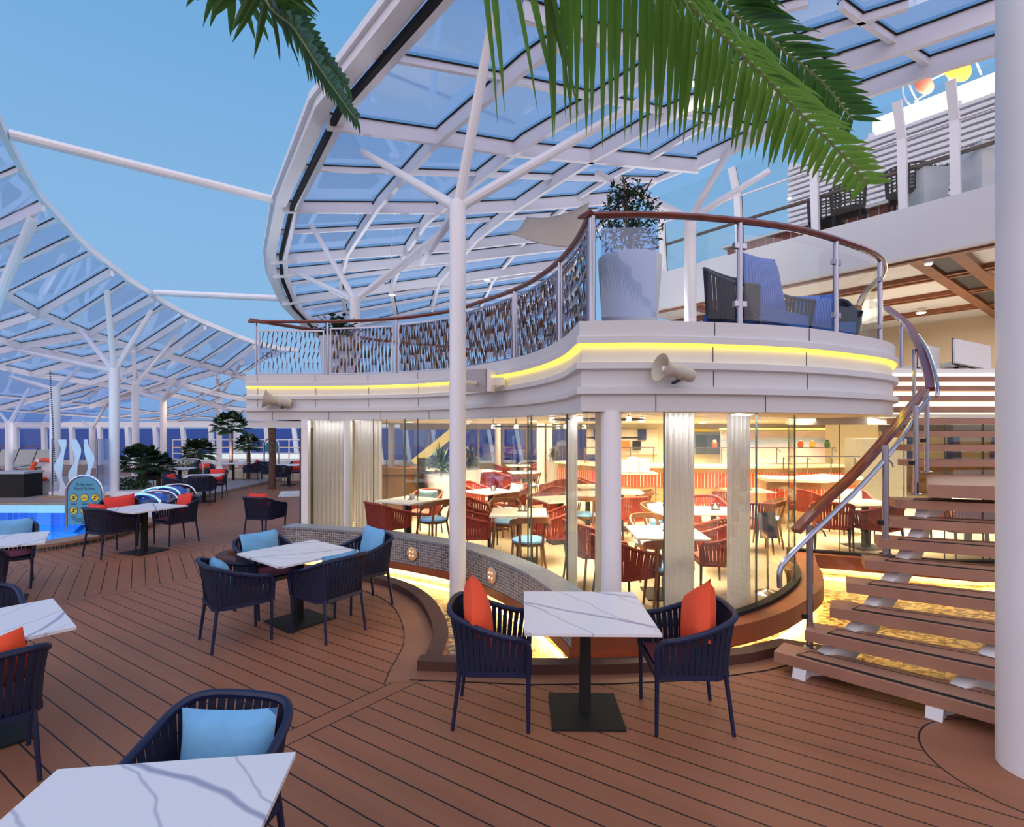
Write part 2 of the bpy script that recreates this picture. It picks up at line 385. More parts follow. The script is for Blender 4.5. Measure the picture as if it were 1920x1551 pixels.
def pebbles(name, a, c, d, scale, emit=0):
    m = mat(name, a, .35); nn = m.node_tree.nodes; L = m.node_tree.links; b = nn['Principled BSDF']
    t = nn.new('ShaderNodeTexCoord'); mp = nn.new('ShaderNodeMapping'); mp.inputs['Rotation'].default_value = (0, 0, -.55); mp.inputs['Scale'].default_value = (1, 2.0, 1); L.new(t.outputs['Object'], mp.inputs[0])
    v = nn.new('ShaderNodeTexVoronoi'); v.inputs['Scale'].default_value = scale; L.new(mp.outputs[0], v.inputs['Vector'])
    r = nn.new('ShaderNodeValToRGB'); L.new(v.outputs['Color'], r.inputs[0]); ramp(r, [(0, d), (.42, d), (.5, c), (.66, a), (1, a)])
    L.new(r.outputs[0], b.inputs['Base Color']); return m
pebm = pebbles('pebble_bed', (.85, .62, .30), (.55, .34, .13), (.09, .05, .03), 16)
walltile = mosaic('grey_mosaic', (.05, .055, .08), (.24, .22, .21), (.62, .60, .57), .036, 'WALL')
captile = mosaic('cap_mosaic', (.16, .19, .24), (.24, .28, .33), (.36, .38, .42), .024)
bluetile = mosaic('blue_pool_mosaic', (.02, .07, .42), (.05, .14, .60), (.10, .22, .6), .05)
bandtile = mosaic('dark_band_mosaic', (.03, .035, .05), (.09, .10, .13), (.35, .32, .3), .03)
# ================================================================ setting
seam = mat('sea_water', (.022, .05, .26), .7, bump=(.3, .02), spec=.1)
MB().box((0, 9000, -22), (40000, 18000, .5)).build('sea', seam, kind='structure')
BASIN = cr([(-4.45, 8.9), (-4.62, 8.35), (-4.2, 7.95), (-3.2, 7.62), (-2.0, 7.12), (-1.47, 6.72), (-1.10, 6.2), (-.86, 5.57), (-.76, 5.11), (-.75, 4.75), (-.76, 4.52)], 5)
BASIN = [(p[0], p[1]) for p in [Vector((a[0], a[1], 0)) for a in [(v.x, v.y) for v in [Vector(q) for q in BASIN]]]] if False else [(q[0], q[1]) for q in BASIN]
FRONT = [(-.3, 4.46), (.11, 4.42), (.8, 4.43), (1.5, 4.50), (2.1, 4.66), (2.5, 4.84), (2.95, 4.62), (3.6, 4.0), (4.5, 3.1), (6.0, 1.6), (9.5, -1.8)]
POOL = [(q[0], q[1]) for q in cr([(-20, 7.6), (-12, 7.9), (-9.5, 8.2), (-8.4, 8.5), (-7.84, 8.85), (-7.52, 9.5), (-7.42, 10.3), (-7.6, 11.4), (-8.1, 12.6), (-9.0, 13.6), (-10.5, 14.1), (-14, 14.2), (-20, 14.2)], 3)]
# deck: two pieces that meet left of the dining room (holes for the pool and the reflecting basin)
outl = [(-34, -6), (13, -6), (13, -5)]+[(9.5, -1.8)]+FRONT[::-1][1:]+BASIN[::-1]+[(-4.3, 9.1), (-3.6, 9.8), (-3.6, 31), (-34, 31), (-34, 14.2)]+POOL[::-1]+[(-34, 7.6)]
bm_ = MB(); n_ = len(outl); bm_.add([(x, y, 0) for x, y in outl], [tuple(range(n_))])
floor = bm_.build('floor', deckm, kind='structure')
MB().prism([(-5.2, 10.2), (-4.9, 7.4), (-2.5, 6.2), (-1.2, 4.3), (2.4, 4.2), (9.8, -2.5), (12, 8), (4.6, 8.2), (3, 6), (-1, 9)], -.2, -.11).build('floor_basin_bed', pebm, kind='structure')
waterm = glass('still_water', (.97, .95, .90), .05, .03, fk=.12)
MB().prism([(-4.7, 9.5), (-4.6, 8.0), (-2.2, 7.0), (-.85, 5.3), (-.8, 4.5), (2.5, 4.7), (9.6, -2), (11, 7.6), (4.6, 8), (3, 6), (-1, 9)], -.062, -.06).build('floor_basin_water', waterm, kind='structure')
cb = MB(); path = BASIN[:-1]+[(-.75, 4.49)]
cb.sweep([(-.80, 4.495), (-.3, 4.46)]+FRONT[1:7], [(-.132, -.21), (.002, -.21), (.002, .0875), (-.132, .0875)])
bd_ = [(BASIN+[(0, 0)])[i] for i in range(8, len(BASIN))]
MB().sweep(bd_[:-1]+[(-.75, 4.3)], [(0, .0), (.27, .0), (.27, .004), (0, .004)]).build('trim_deck_border', mat('border_wood', (.30, .122, .066), .5, var=(.12, 2)), kind='structure')
MB().sweep(bd_[:-1]+[(-.75, 4.3)], [(.27, .0), (.278, .0), (.278, .006), (.27, .006)]).build('trim_border_seam', blackm, kind='structure')
MB().sweep([(-.82, 4.495), (-.3, 4.46)]+FRONT[1:6], [(0, .0), (.16, .0), (.16, .005), (0, .005)]).build('trim_front_border', MT['border_wood'], kind='structure')
MB().sweep([(-.82, 4.495), (-.3, 4.46)]+FRONT[1:6], [(.16, .0), (.167, .0), (.167, .007), (.16, .007)]).build('trim_front_seam', blackm, kind='structure')
cb.sweep(path, [(-.02, -.2), (.17-.02, -.2), (.17-.02, .085), (-.02, .085)][::-1] if False else [(-.15, -.2), (0, -.2), (0, .085), (-.15, .085)])
cb.build('trim_basin_curb', curbwood, kind='structure')
cb = MB(); cb.sweep(FRONT[5:], [(-.10, -.2), (0, -.2), (0, .0), (-.10, .0)]); cb.build('trim_basin_edge', curbwood, kind='structure')
# ---- mosaic wall with the lit wooden lip
WALL = [(q[0], q[1]) for q in cr([(-3.62, 8.43), (-2.8, 8.2), (-1.95, 7.83), (-.9, 7.16), (-.52, 6.78), (-.18, 6.31), (.12, 5.80), (.36, 5.2), (.52, 4.66)], 6)]
def wall_uv(o, m, path, prof):
    me = o.data; uv = me.uv_layers.new(name='UVMap'); arc = [0]
    for i in range(1, len(path)): arc.append(arc[-1]+math.dist(path[i][:2], path[i-1][:2]))
    for l in me.loops:
        i, j = divmod(l.vertex_index, m); uv.data[l.index].uv = (arc[min(i, len(path)-1)], prof[j][1]+prof[j][0]*.999)
pr = [(-.26, .13), (0, .13), (0, .47), (-.26, .47)]
s_ = MB().sweep(WALL, pr); wl = s_.build('wall_mosaic', walltile, kind='structure'); wall_uv(wl, 4, WALL, pr)
MB().sweep(WALL, [(-.27, .47), (.012, .47), (.012, .50), (-.27, .50)]).build('trim_wall_cap', captile, kind='structure')
MB().sweep(WALL, [(-.24, .03), (.02, .03), (.02, .13), (-.24, .13)]).build('trim_wall_lip', lipwood, kind='structure')
tag(MB().sweep(WALL, [(-.10, .012), (-.05, .012), (-.05, .028), (-.10, .028)]).build('led_strip', ledw), 'warm light strip under the wooden lip of the mosaic wall', 'light strip')
MB().sweep(WALL, [(-.26, -.2), (-.16, -.2), (-.16, .03), (-.26, .03)]).build('wall_plinth', cream, kind='structure')
for k, (px, py) in enumerate([(774, 1034), (921, 1071)]):
    best = min(range(len(WALL)-1), key=lambda i: abs(WALL[i][0]/WALL[i][1]-(px-960)/1000))
    a, b = Vector(WALL[best-1]), Vector(WALL[best+1]); t = (b-a).normalized(); c = Vector(WALL[best]); nrm = Vector((t.y, -t.x))
    t0 = thing('wall_lamp', ['round wall lamp with small bulbs on the mosaic wall, left of the slim white pillar', 'round wall lamp with small bulbs on the mosaic wall, right of the slim white pillar'][k], 'lamp', (c.x+nrm.x*.002, c.y+nrm.y*.002, .29), face(nrm.x, nrm.y), 'round lamps in the mosaic wall')
    Rx = Matrix.Rotation(-math.pi/2, 3, 'X')
    MB().lathe([(.001, 0), (.10, 0), (.10, .012), (.085, .022), (.001, .024)], n=24, M=Rx).build('lens', mat('lamp_glass', (.62, .36, .20), .25, emit=(1, .45, .18), es=.14) if k == 0 else MT['lamp_glass'], t0, smooth=True)
    for q in range(4):
        a_ = math.pi/4+q*math.pi/2
        MB().lathe([(.001, 0), (.008, .0), (.008, .006), (.001, .008)], (math.cos(a_)*.042, .024, math.sin(a_)*.042), 8, Rx).build('bulb', bulbw, t0)
    MB().tube([(math.cos(2*math.pi*i/24)*.10, .01, math.sin(2*math.pi*i/24)*.10) for i in range(24)], .008, 6, True).build('rim', steel, t0, smooth=True)
# ---- dining room platform
LIP = [(q[0], q[1]) for q in cr([(.52, 4.66), (1.3, 4.70), (2.06, 4.93), (2.65, 5.27), (3.12, 5.67), (3.6, 6.18), (3.9, 6.7), (4.12, 7.2), (4.38, 7.72)], 5)]+[(6.1, 7.0), (10.5, 7.1)]
GLR = [(q[0], q[1]) for q in cr([(.72, 5.15), (.84, 4.97), (1.4, 4.96), (2.0, 5.13), (2.47, 5.42), (2.9, 5.80), (3.33, 6.3), (3.62, 6.8), (3.85, 7.4), (4.15, 8.0)], 4)]+[(6.0, 7.25), (10.5, 7.35)]
GLL = [(q[0], q[1]) for q in cr([(-3.75, 9.75), (-2.9, 9.62), (-2.0, 9.25), (-1.15, 8.6), (-.5, 7.9), (.08, 7.0), (.45, 6.1), (.72, 5.15)], 5)]
MB().sweep(LIP, [(-.30, .03), (0, .03), (0, .22), (-.30, .22)]).build('trim_platform_lip', lipwood, kind='structure')
tag(MB().sweep(LIP[:-1]+[(9.8, 7.09)], [(-.16, .008), (-.10, .008), (-.10, .028), (-.16, .028)]).build('led_strip', ledw), 'warm light strip under the wooden lip of the dining room platform', 'light strip')
MB().sweep(offs(LIP, -.34), [(-.06, -.2), (0, -.2), (0, .1), (-.06, .1)]).build('wall_platform_plinth', cream, kind='structure')
fl = [(x, y) for x, y in WALL[4:]]+LIP+[(10.5, 24), (-3.75, 24), (-3.75, 9.2)]
MB().prism([(p[0], p[1]) for p in offs(WALL, -.12)]+offs(LIP, -.12)+[(17, 7.2), (17, 24), (-3.75, 24), (-3.75, 9.2)], .04, .10).build('floor_dining_room', carpet, kind='structure')
MB().sweep(GLR, [(-.03, .10), (.05, .10), (.05, .26), (-.03, .26)]).build('trim_glass_sill', blackm, kind='structure')
# ---- balcony edge
FA = [(q[0], q[1]) for q in cr([(-4.85, 9.72), (-4.0, 9.74), (-3.1, 9.70), (-2.02, 9.42), (-1.15, 8.9), (-.55, 8.2), (.02, 7.38), (.36, 6.55), (.55, 5.7), (.61, 4.83)], 6)]
FB = [(q[0], q[1]) for q in cr([(.61, 4.83), (1.2, 4.80), (1.75, 4.86), (2.35, 4.99), (2.9, 5.18), (3.5, 5.50), (4.13, 5.91), (4.6, 6.40), (4.95, 6.98), (5.2, 7.6), (5.5, 8.2), (5.8, 8.7)], 6)]
FAS = FA+FB[1:]
prof = [(-.30, 2.20), (-.02, 2.20), (-.02, 2.354), (.03, 2.36), (.03, 2.417), (-.02, 2.43), (-.02, 2.577), (.03, 2.585), (.03, 2.644), (-.03, 2.655), (-.03, 2.812), (.03, 2.815), (.03, 2.876), (0, 2.89), (0, 3.02), (-.30, 3.02)]
MB().sweep(FAS, prof).build('wall_balcony_fascia', fascia_m, kind='structure', smooth=True, angle=25)
# panel joints of the fascia: thin dark grooves as slim inlays
def on_px(path, px, z=None):
    k = (px-960)/1000
    for i in range(len(path)-1):
        a, b = path[i], path[i+1]; fa, fb = a[0]-k*a[1], b[0]-k*b[1]
        if fa == 0 or fa*fb < 0:
            t = fa/(fa-fb); p = Vector((a[0]+(b[0]-a[0])*t, a[1]+(b[1]-a[1])*t)); tt = (Vector(b[:2])-Vector(a[:2])).normalized(); return p, tt
    return Vector(path[-1][:2]), (Vector(path[-1][:2])-Vector(path[-2][:2])).normalized()
jm = MB()
for px, z0, z1, o in [(482, 2.43, 3.02, 0), (591, 2.43, 3.02, 0), (690, 2.43, 3.02, 0), (783, 2.43, 3.02, 0), (1340, 2.43, 3.02, 0), (1517, 2.43, 3.02, 0), (1231, 2.2, 2.35, 0), (1438, 2.2, 2.35, 0), (510, 2.2, 2.35, 0), (616, 2.2, 2.35, 0), (713, 2.2, 2.35, 0), (803, 2.2, 2.35, 0)]:
    p, t = on_px(FAS, px); nrm = Vector((t.y, -t.x))
    for a, b, oo in ([(2.2, 2.35, -.018)] if z1 < 2.4 else [(2.432, 2.575, -.018), (2.66, 2.80, -.028), (2.895, 3.015, .002)]):
        jm.box((p.x+nrm.x*oo, p.y+nrm.y*oo, (a+b)/2), (.006, .004, b-a), math.atan2(t.y, t.x))
jm.build('trim_fascia_joints', darkm, kind='structure')
tag(MB().sweep(FAS, [(-.028, 2.798), (.004, 2.798), (.004, 2.811), (-.028, 2.811)]).build('led_strip', ledy), 'yellow light strip running under the top ledge of the white balcony', 'light strip')
INN = offs(FAS, -.29)
MB().prism(INN+[(6.2, 8.72), (17, 8.75), (17, 25), (-4.75, 25)], 2.86, 3.00).build('floor_upper_deck', mat('upper_deck_floor', (.46, .41, .37), .5, var=(.08, 1)), kind='structure')
MB().prism(INN[:-12]+[(4.7, 7.35), (8.8, 7.42), (8.8, 8.75), (17, 8.75), (17, 25), (-4.75, 25)], 2.205, 2.24).build('ceiling_dining_room', ceilm, kind='structure')
MB().box((11.6, 8.72, 2.62), (11.4, .06, .8)).build('wall_upper_deck_edge', fascia_m, kind='structure')
# side canopy to the left of the dining room
MB().box((-4.35, 12.0, 2.12), (1.0, 4.4, .12)).build('ceiling_side_canopy', fascia_m, kind='structure')
# ---- dining room glazing
zg0, zg1 = .2, 2.21
def glazing(n, path, joints, label_z=(zg0, zg1)):
    root = thing('window_%d' % n, None, None, (path[0][0], path[0][1], zg0)); root['kind'] = 'structure'
    MB().sweep(path, [(-.006, label_z[0]), (.006, label_z[0]), (.006, label_z[1]), (-.006, label_z[1])]).build('pane', wallg, root, world=True)
    for px in joints:
        p, t = on_px(path, px); f = MB().box((p.x, p.y, sum(label_z)/2), (.010, .016, label_z[1]-label_z[0]), math.atan2(t.y, t.x)); f.build('joint', edgeg, root, world=True)
glazing(1, GLL, [700, 725, 759, 783, 990, 996, 1063])
glazing(2, GLR[:37], [1135, 1245, 1418, 1490, 1515])
glazing(3, GLR[36:], [1574, 1655, 1695, 1771, 1843], (.2, 2.10))
MB().sweep(GLR[36:], [(-.05, 2.10), (.05, 2.10), (.05, 2.2), (-.05, 2.2)]).build('trim_glass_head', fascia_m, kind='structure')
for px, w_, lbl in [(573, .13, 0), ]:
    MB().box((-3.78, 9.78, 1.15), (.12, .14, 2.1)).build('trim_corner_post', white, kind='structure')
MB().box((-3.9, 10.4, 1.1), (.05, 1.1, 2.2)).build('wall_dining_side', darkm, kind='structure')
# dining room back walls: dusk windows to the left, panelling to the right
duskp = glass('dusk_window_glass', (.75, .85, .95), .25)
root = thing('window_4', None, None, (-3.7, 22, .1)); root['kind'] = 'structure'
MB().box((-.4, 22, 1.2), (8.2, .02, 2.0)).build('pane', duskp, root, world=True)
for i in range(9): MB().box((-4.4+i*1.0, 21.95, 1.2), (.07, .07, 2.2)).build('mullion', cream, root, world=True)
MB().box((-.4, 21.95, 2.1), (8.4, .09, .24)).build('head', cream, root, world=True)
MB().box((-.4, 21.95, .35), (8.4, .09, .5)).build('sill', cream, root, world=True)
MB().box((10.5, 19.5, 1.2), (14, .2, 2.3)).build('wall_back_of_kitchen', cream, kind='structure')
MB().box((3.6, 21, 1.2), (.2, 3, 2.3)).build('wall_partition', cream, kind='structure')
MB().box((16.9, 14, 1.2), (.2, 11, 2.3)).build('wall_dining_right', cream, kind='structure')
# ---- swimming pool
pin = offs(POOL, -.35)
tilelt = mosaic('pale_pool_mosaic', (.48, .55, .85), (.55, .62, .9), (.6, .65, .85), .06)
MB().sweep(POOL, [(-.36, -.10), (.02, -.10), (.02, .06), (-.36, .06)]).build('trim_pool_band', bandtile, kind='structure')
MB().sweep(POOL, [(-.38, .06), (.05, .06), (.05, .11), (-.38, .11)]).build('trim_pool_coping', mat('coping_wood', (.36, .20, .13), .45, var=(.15, 2)), kind='structure')
MB().sweep(pin, [(-.05, -.14), (.0, -.14), (.0, .06), (-.05, .06)]).build('wall_pool_upper', tilelt, kind='structure')
MB().sweep(pin, [(-.03, -1.3), (.0, -1.3), (.0, -.14), (-.03, -.14)]).build('wall_pool', bluetile, kind='structure')
MB().prism([(-34, 7), (-7, 7), (-7, 15), (-34, 15)], -1.35, -1.3).build('floor_pool', mat('pool_floor', (.25, .70, .85), .4), kind='structure')
poolw = glass('pool_water', (.68, .94, 1.0), .06, .03, fk=.2)
_b = poolw.node_tree.nodes; _n = _b.new('ShaderNodeTexNoise'); _n.inputs['Scale'].default_value = 5; _tc = _b.new('ShaderNodeTexCoord'); poolw.node_tree.links.new(_tc.outputs['Object'], _n.inputs['Vector'])
_bp = _b.new('ShaderNodeBump'); _bp.inputs['Strength'].default_value = .5; _bp.inputs['Distance'].default_value = .05; poolw.node_tree.links.new(_n.outputs['Fac'], _bp.inputs['Height'])
for q in _b:
    if q.type == 'BSDF_GLOSSY': poolw.node_tree.links.new(_bp.outputs[0], q.inputs['Normal'])
MB().prism([(p[0], p[1]) for p in pin]+[(-34, 13.9), (-34, 7.9)], -.46, -.45).build('floor_pool_water', poolw, kind='structure')
area('pool_light', (-11.8, 11.0, -.52), 3.8, 380, (.55, .92, 1), sy=3)
# raised far terrace beyond the pool
MB().box((-19, 18.0, .05), (20, 7.2, .1)).build('floor_terrace', mat('terrace_stone', (.30, .25, .25), .5), kind='structure')

# ================================================================ vaulted glass roof
ROOFW = .16
def roof_half(label, cat, edge, sheet_rows, deep, minor, tubes=(), edgew=(.22, .26), lift=0):
    root = thing('glass_roof', label, cat, tuple(V(*edge[len(edge)//2])))
    MB().sheet(sheet_rows).build('glazing', roofg, root, world=True)
    e3 = [V(*p) for p in edge]
    MB().pbar([v+Vector((0, 0, -.02)) for v in e3], *edgew).build('edge_beam', white, root, world=True)
    for p in deep+minor: MB().pbar([V(*q)+Vector((0, 0, -.02)) for q in p], .125 if p in deep else .10, .014).build('gasket', blackm, root, world=True)
    for p in deep: MB().pbar([V(*q)+Vector((0, 0, -.14)) for q in p], .075, .24).build('deep_beam', white, root, world=True)
    for p in minor: MB().pbar([V(*q)+Vector((0, 0, -.07)) for q in p], .06, .10).build('rib', white, root, world=True)
    return root
# --- left half
LE = [(-170, -160), (-60, 110), (0, 232), (14, 262), (39, 310), (69, 360), (81, 374), (110, 406), (139, 439), (171, 469), (210, 499), (240, 523), (285, 551), (309, 567), (348, 588), (384, 604), (416, 617), (446, 630), (477, 641), (520, 652), (560, 656)]
le3 = [V(*p) for p in LE]
def out_pt(p, k, n):     # walk outward from the opening down to the window head at 30 m
    q = Vector((p.x-1.74*(30-p.y), 30, 2.2)); t = k/n
    r = p.lerp(q, t); r.z = vz(r.y); return r
rowsL = [[out_pt(p, k, 8) for k in range(9)] for p in le3]
L2 = [(0, 538), (16, 547), (73, 580), (168, 619), (258, 648), (309, 659), (416, 688), (470, 706), (520, 722)]
L3 = [(0, 629), (40, 642), (97, 655), (155, 668), (239, 689), (330, 712), (430, 738), (520, 752)]
L4 = [(0, 681), (60, 695), (169, 711), (263, 723), (332, 737), (420, 759), (500, 768)]
L5 = [(0, 741), (90, 748), (169, 757), (250, 766), (332, 777), (420, 783), (520, 786)]
L6 = [(0, 766), (150, 777), (332, 787), (520, 790)]
def chain(*p): return list(p)
deepL = [L2, L3, L4, chain((81, 374), (0, 413), (-60, 440)), chain((210, 500), (73, 580), (0, 604)), chain((285, 551), (168, 619), (40, 642), (0, 650)), chain((348, 590), (258, 648), (155, 668), (60, 695)), chain((477, 641), (416, 688), (330, 712), (169, 757)), chain((384, 604), (309, 659), (239, 689), (120, 728), (0, 760))]
minorL = [L5, L6, chain((39, 310), (0, 326)), chain((110, 406), (0, 458)), chain((139, 439), (22, 495), (0, 503)), chain((171, 469), (16, 547)), chain((240, 524), (120, 600), (0, 640)), chain((309, 568), (213, 634), (97, 655), (0, 681)), chain((416, 617), (340, 667), (220, 716), (90, 748)), chain((446, 630), (376, 677), (300, 715), (169, 757)), chain((520, 652), (450, 700), (370, 745), (300, 770), (200, 781)), chain((500, 722), (420, 759), (332, 787)), chain((430, 738), (332, 777), (260, 785)), chain((239, 689), (160, 742), (60, 770)), chain((263, 723), (169, 757), (80, 771))]
roofL = roof_half('left glass roof sloping down to the sea windows, with white beams and ribs', 'roof', LE, rowsL, deepL, minorL, edgew=(.10, .14))
# --- right half
RE = [(900, -190), (762, -8), (605, 188), (527, 372), (508, 470), (512, 510), (535, 565), (572, 604), (600, 625), (640, 648)]
re3 = cr([V(*p) for p in RE], 3)
RB = [(2100, -24), (1861, 68), (1590, 164), (1310, 292), (1232, 331), (1150, 392), (1120, 450), (1080, 540), (1050, 610), (1030, 650)]
rb3 = cr([V(*p) for p in RB], 3)
rowsR = [[Vector((a.lerp(b, k/8).x, a.lerp(b, k/8).y, vz(a.lerp(b, k/8).y))) for k in range(9)] for a, b in zip(re3, rb3)]
deepR = [chain((612, 212), (825, 243), (960, 265), (1145, 282), (1310, 298)), chain((532, 377), (860, 379), (970, 374), (1150, 360)), chain((509, 477), (843, 452), (1000, 434), (1115, 425)), chain((513, 504), (843, 474), (1000, 456), (1110, 445)), chain((530, 557), (815, 519), (980, 495), (1095, 480)), chain((981, -2), (1135, 50), (1282, 96), (1400, 128), (1590, 176)),
    chain((1340, 205), (1554, 107), (1689, 63), (1861, 0), (1960, -36)), chain((1310, 290), (1400, 246), (1582, 166), (1754, 102), (1861, 67), (1990, 24)),
    chain((1075, 37), (984, 100), (825, 238), (711, 368), (652, 460), (637, 520), (650, 590)), chain((1250, 90), (1107, 177), (984, 250), (870, 340), (800, 400), (757, 465), (733, 532), (742, 585)), chain((1405, 130), (1235, 205), (1115, 275), (1040, 325), (968, 374), (896, 431), (823, 515), (810, 570))]
minorR = [chain((700, 92), (825, 115), (939, 136), (1107, 171), (1248, 201), (1340, 215), (1430, 240)), chain((566, 308), (740, 315), (901, 320), (1040, 326), (1232, 331)), chain((519, 431), (804, 416), (900, 407), (1120, 390)), chain((520, 531), (810, 493), (960, 472), (1105, 455)), chain((545, 578), (815, 536), (980, 512), (1090, 498)), chain((580, 594), (832, 549), (1000, 527), (1085, 515)), chain((620, 618), (843, 564), (1000, 545), (1075, 535)), chain((680, 605), (843, 580), (1060, 560)),
    chain((1250, 60), (1390, 25), (1515, -8)), chain((1300, 150), (1515, 58), (1703, -2)), chain((1577, -2), (1613, 25), (1692, 77), (1754, 117)), chain((1460, 40), (1554, 121), (1582, 180)),
    chain((1340, 215), (1225, 285), (1145, 325), (1075, 370), (990, 440), (925, 520), (900, 575)), chain((1310, 298), (1232, 331), (1150, 392), (1080, 470), (1010, 560), (990, 590))]
roofR = roof_half('right glass roof arching over the balcony, its curved edge facing the open sky', 'roof', RE, rowsR, deepR, minorR)
e3 = cr([V(*p) for p in RE], 1)
g1 = [p+Vector((.24*(1 if 1 else 0), 0, -.16)) for p in e3]
MB().pbar(g1, .07, .10).build('track', blackm, roofR, world=True)
MB().pbar([p+Vector((.36, 0, -.12)) for p in e3], .10, .16).build('track_rail', white, roofR, world=True)
MB().pbar([p+Vector((-.15, 0, .05)) for p in e3], .10, .12).build('track_rail', white, roofR, world=True)
for k, (a, b) in enumerate([((18, 252), (530, 379)), ((290, 549), (537, 560))]):
    A, B = V(*a), V(*b)
    tag(MB().tube([A, B], .085 if k == 0 else .09, 10).build('tie_bar', white, smooth=True), ['nearer white tubular tie crossing the open sky between the roof edges', 'farther white tubular tie crossing the open sky between the roof edges'][k], 'tie bar', 'ties across the roof opening')
# second-level rods that carry small warm spotlights
# --- branching pillars
def pillar(label, px, jy, D, r, zb, ends, group='branching white pillars under the glass roof', rb=.055):
    zj = EYE-(jy-803)/1000*D; x = (px-960)/1000*D
    root = thing('branching_pillar', label, 'pillar', (x, D, zb), 0, group)
    MB().lathe([(r*1.25, 0), (r*1.25, .03), (r, .04), (r, zj-zb-.06), (r*.9, zj-zb), (.01, zj-zb+.01)], n=20).build('shaft', white, root, smooth=True)
    for e in ends:
        if len(e) == 2: q = V(*e)+Vector((0, 0, -.35))
        else: q = Vector(e)
        L = Vector((x, D, zj-.08)); MB().tube([L-root.location, q-root.location], [rb*1.15, rb], 10).build('branch', white, root, smooth=True)
    return root
pillar('slim white pillar rising from the basin in front of the mosaic wall', 858, 378, 6.5, .10, -.11, [(680, 245), (925, -30), (1242, 118), (790, 470)])
pillar('white branching pillar behind the balcony rail, left of the slim basin pillar', 666, 556, 11, .105, .1, [(553, 485), (585, 395), (842, 393), (790, 450)])
pillar('white branching pillar on the balcony behind the large white planter', 1294, 402, 9.1, .10, 3.0, [(1118, 288), (1372, 232), (1440, 285)])
pillar('white branching pillar beside the pool rules sign', 214, 691, 15.5, .125, 0, [(150, 597), (200, 520), (285, 560), (40, 640)], rb=.07)
pillar('white branching pillar with a black dotted rope down its side', 103, 726, 16, .13, 0, [(150, 672), (20, 690), (60, 700)], rb=.06)
pillar('white branching pillar just behind the fan palm left of the sunken lounge', 254, 716, 20.5, .125, 0, [(250, 640), (330, 610), (170, 668)], rb=.07)
pillar('white branching pillar between the two shrubby fan palms', 306, 747, 23.5, .13, 0, [(262, 722), (345, 705), (330, 690)], rb=.07)
pillar('white branching pillar rising behind the tall crowned fan palm', 411, 741, 27, .13, 0, [(408, 690), (455, 660), (350, 715)], rb=.07)
pillar('short lit white pillar farthest off, right of the tall crowned fan palm', 442, 771, 28, .11, 0, [(425, 752), (462, 755)], rb=.07)
pillar('white branching pillar at the left border before the sun loungers', 17, 792, 19.6, .115, 0, [(0, 762), (54, 715)], rb=.06)
pillar('short white branching pillar behind the etched glass screen', 173, 800, 27.5, .14, 0, [(155, 778), (205, 735)], rb=.06)
pillar('thick white brace rising past the left border to the left roof', -40, 640, 12.5, .13, 0, [(62, 380), (-90, 450)], rb=.10)
# --- outer window wall by the sea
root = thing('window_5', None, None, (-20, 30, 0)); root['kind'] = 'structure'
MB().box((-16, 30, 1.1), (32, .02, 2.2)).build('pane', clearg, root, world=True)
MB().box((-16, 30, 2.25), (32.5, .22, .3)).build('head', white, root, world=True)
MB().box((-16, 30, 1.02), (32.5, .06, .05)).build('rail', lipwood, root, world=True)
MB().box((-16, 30.05, .12), (32.5, .1, .24)).build('sill', white, root, world=True)
for i in range(21): MB().bar((-31+i*1.56, 30.0, 2.2), (-30.6+i*1.56, 29.6, 0), .2, .2, up=(0, 1, 0)).build('post', white, root, world=True)
MB().box((-16, 31, -.3), (36, 2, .4)).build('floor_outer_ledge', white, kind='structure')
root = thing('side_railing', 'white side railing with slanted rods by the sea beyond the far palms', 'railing', (-13.5, 27, 0))
for z in (.45, .75, 1.05, 1.45): MB().tube([(-17.5, 27.5, z), (-9.5, 27.5, z)], .03, 6).build('rail', white, root, world=True)
for i in range(9): MB().tube([(-17.5+i, 27.5, 0), (-17.5+i, 27.5, 1.45)], .035, 6).build('post', white, root, world=True)
MB().box((-12.2, 27.9, .55), (9, .1, .35)).build('lit_panel', mat('lit_pool_rim', (.9, .95, .95), .4, emit=(.85, 1, .95), es=.5), root, world=True)

# ================================================================ balcony railing
RAIL = offs(FAS, -.12); RAIL = RAIL[:-4]+[(5.62, 8.35), (5.92, 8.6)]
def psec(c, w_, h, n=12): return [(c[0]+w_/2*math.cos(2*math.pi*i/n), c[1]+h/2*math.sin(2*math.pi*i/n)) for i in range(n)]
br = thing('balcony_railing', 'curved balcony railing with varnished wooden handrail, wavy steel ribbons and glass', 'railing', (0, 7, 3.0))
MB().sweep(RAIL, psec((0, 4.02), .085, .062)).build('handrail', railwood, br, smooth=True, world=True)
MB().tube([(-4.72, 9.60, 4.0), (-3.0, 11.8, 4.0), (.2, 14, 4.0)], .035, 8).build('return_handrail', railwood, br, smooth=True, world=True)
def sub(path, p0, p1):           # part of a path between two picture columns
    a, _ = on_px(path, p0); b, _ = on_px(path, p1)
    k0, k1 = (p0-960)/1000, (p1-960)/1000
    mid = [q for q in path if k0 < q[0]/q[1] < k1]
    return [(a.x, a.y)]+mid+[(b.x, b.y)]
RL = RAIL[:len(FA)-1]; RR = RAIL[len(FA)-1:]
posts = [(480, .02), (614, .024), (743, .024), (858, .024), (965, .026), (1050, .026)]
for px, r in posts:
    p, t = on_px(RL, px); MB().tube([(p.x, p.y, 3.0), (p.x, p.y, 4.0)], r, 10).build('post', steel, br, smooth=True, world=True)
cx_, cy_ = RAIL[len(FA)-1]
for px, (x, y) in [(1118, (RR[0][0]+.03, RR[0][1]+.02))]:
    MB().tube([(x, y, 3.0), (x, y, 4.0)], .035, 12).build('post', steel, br, smooth=True, world=True)
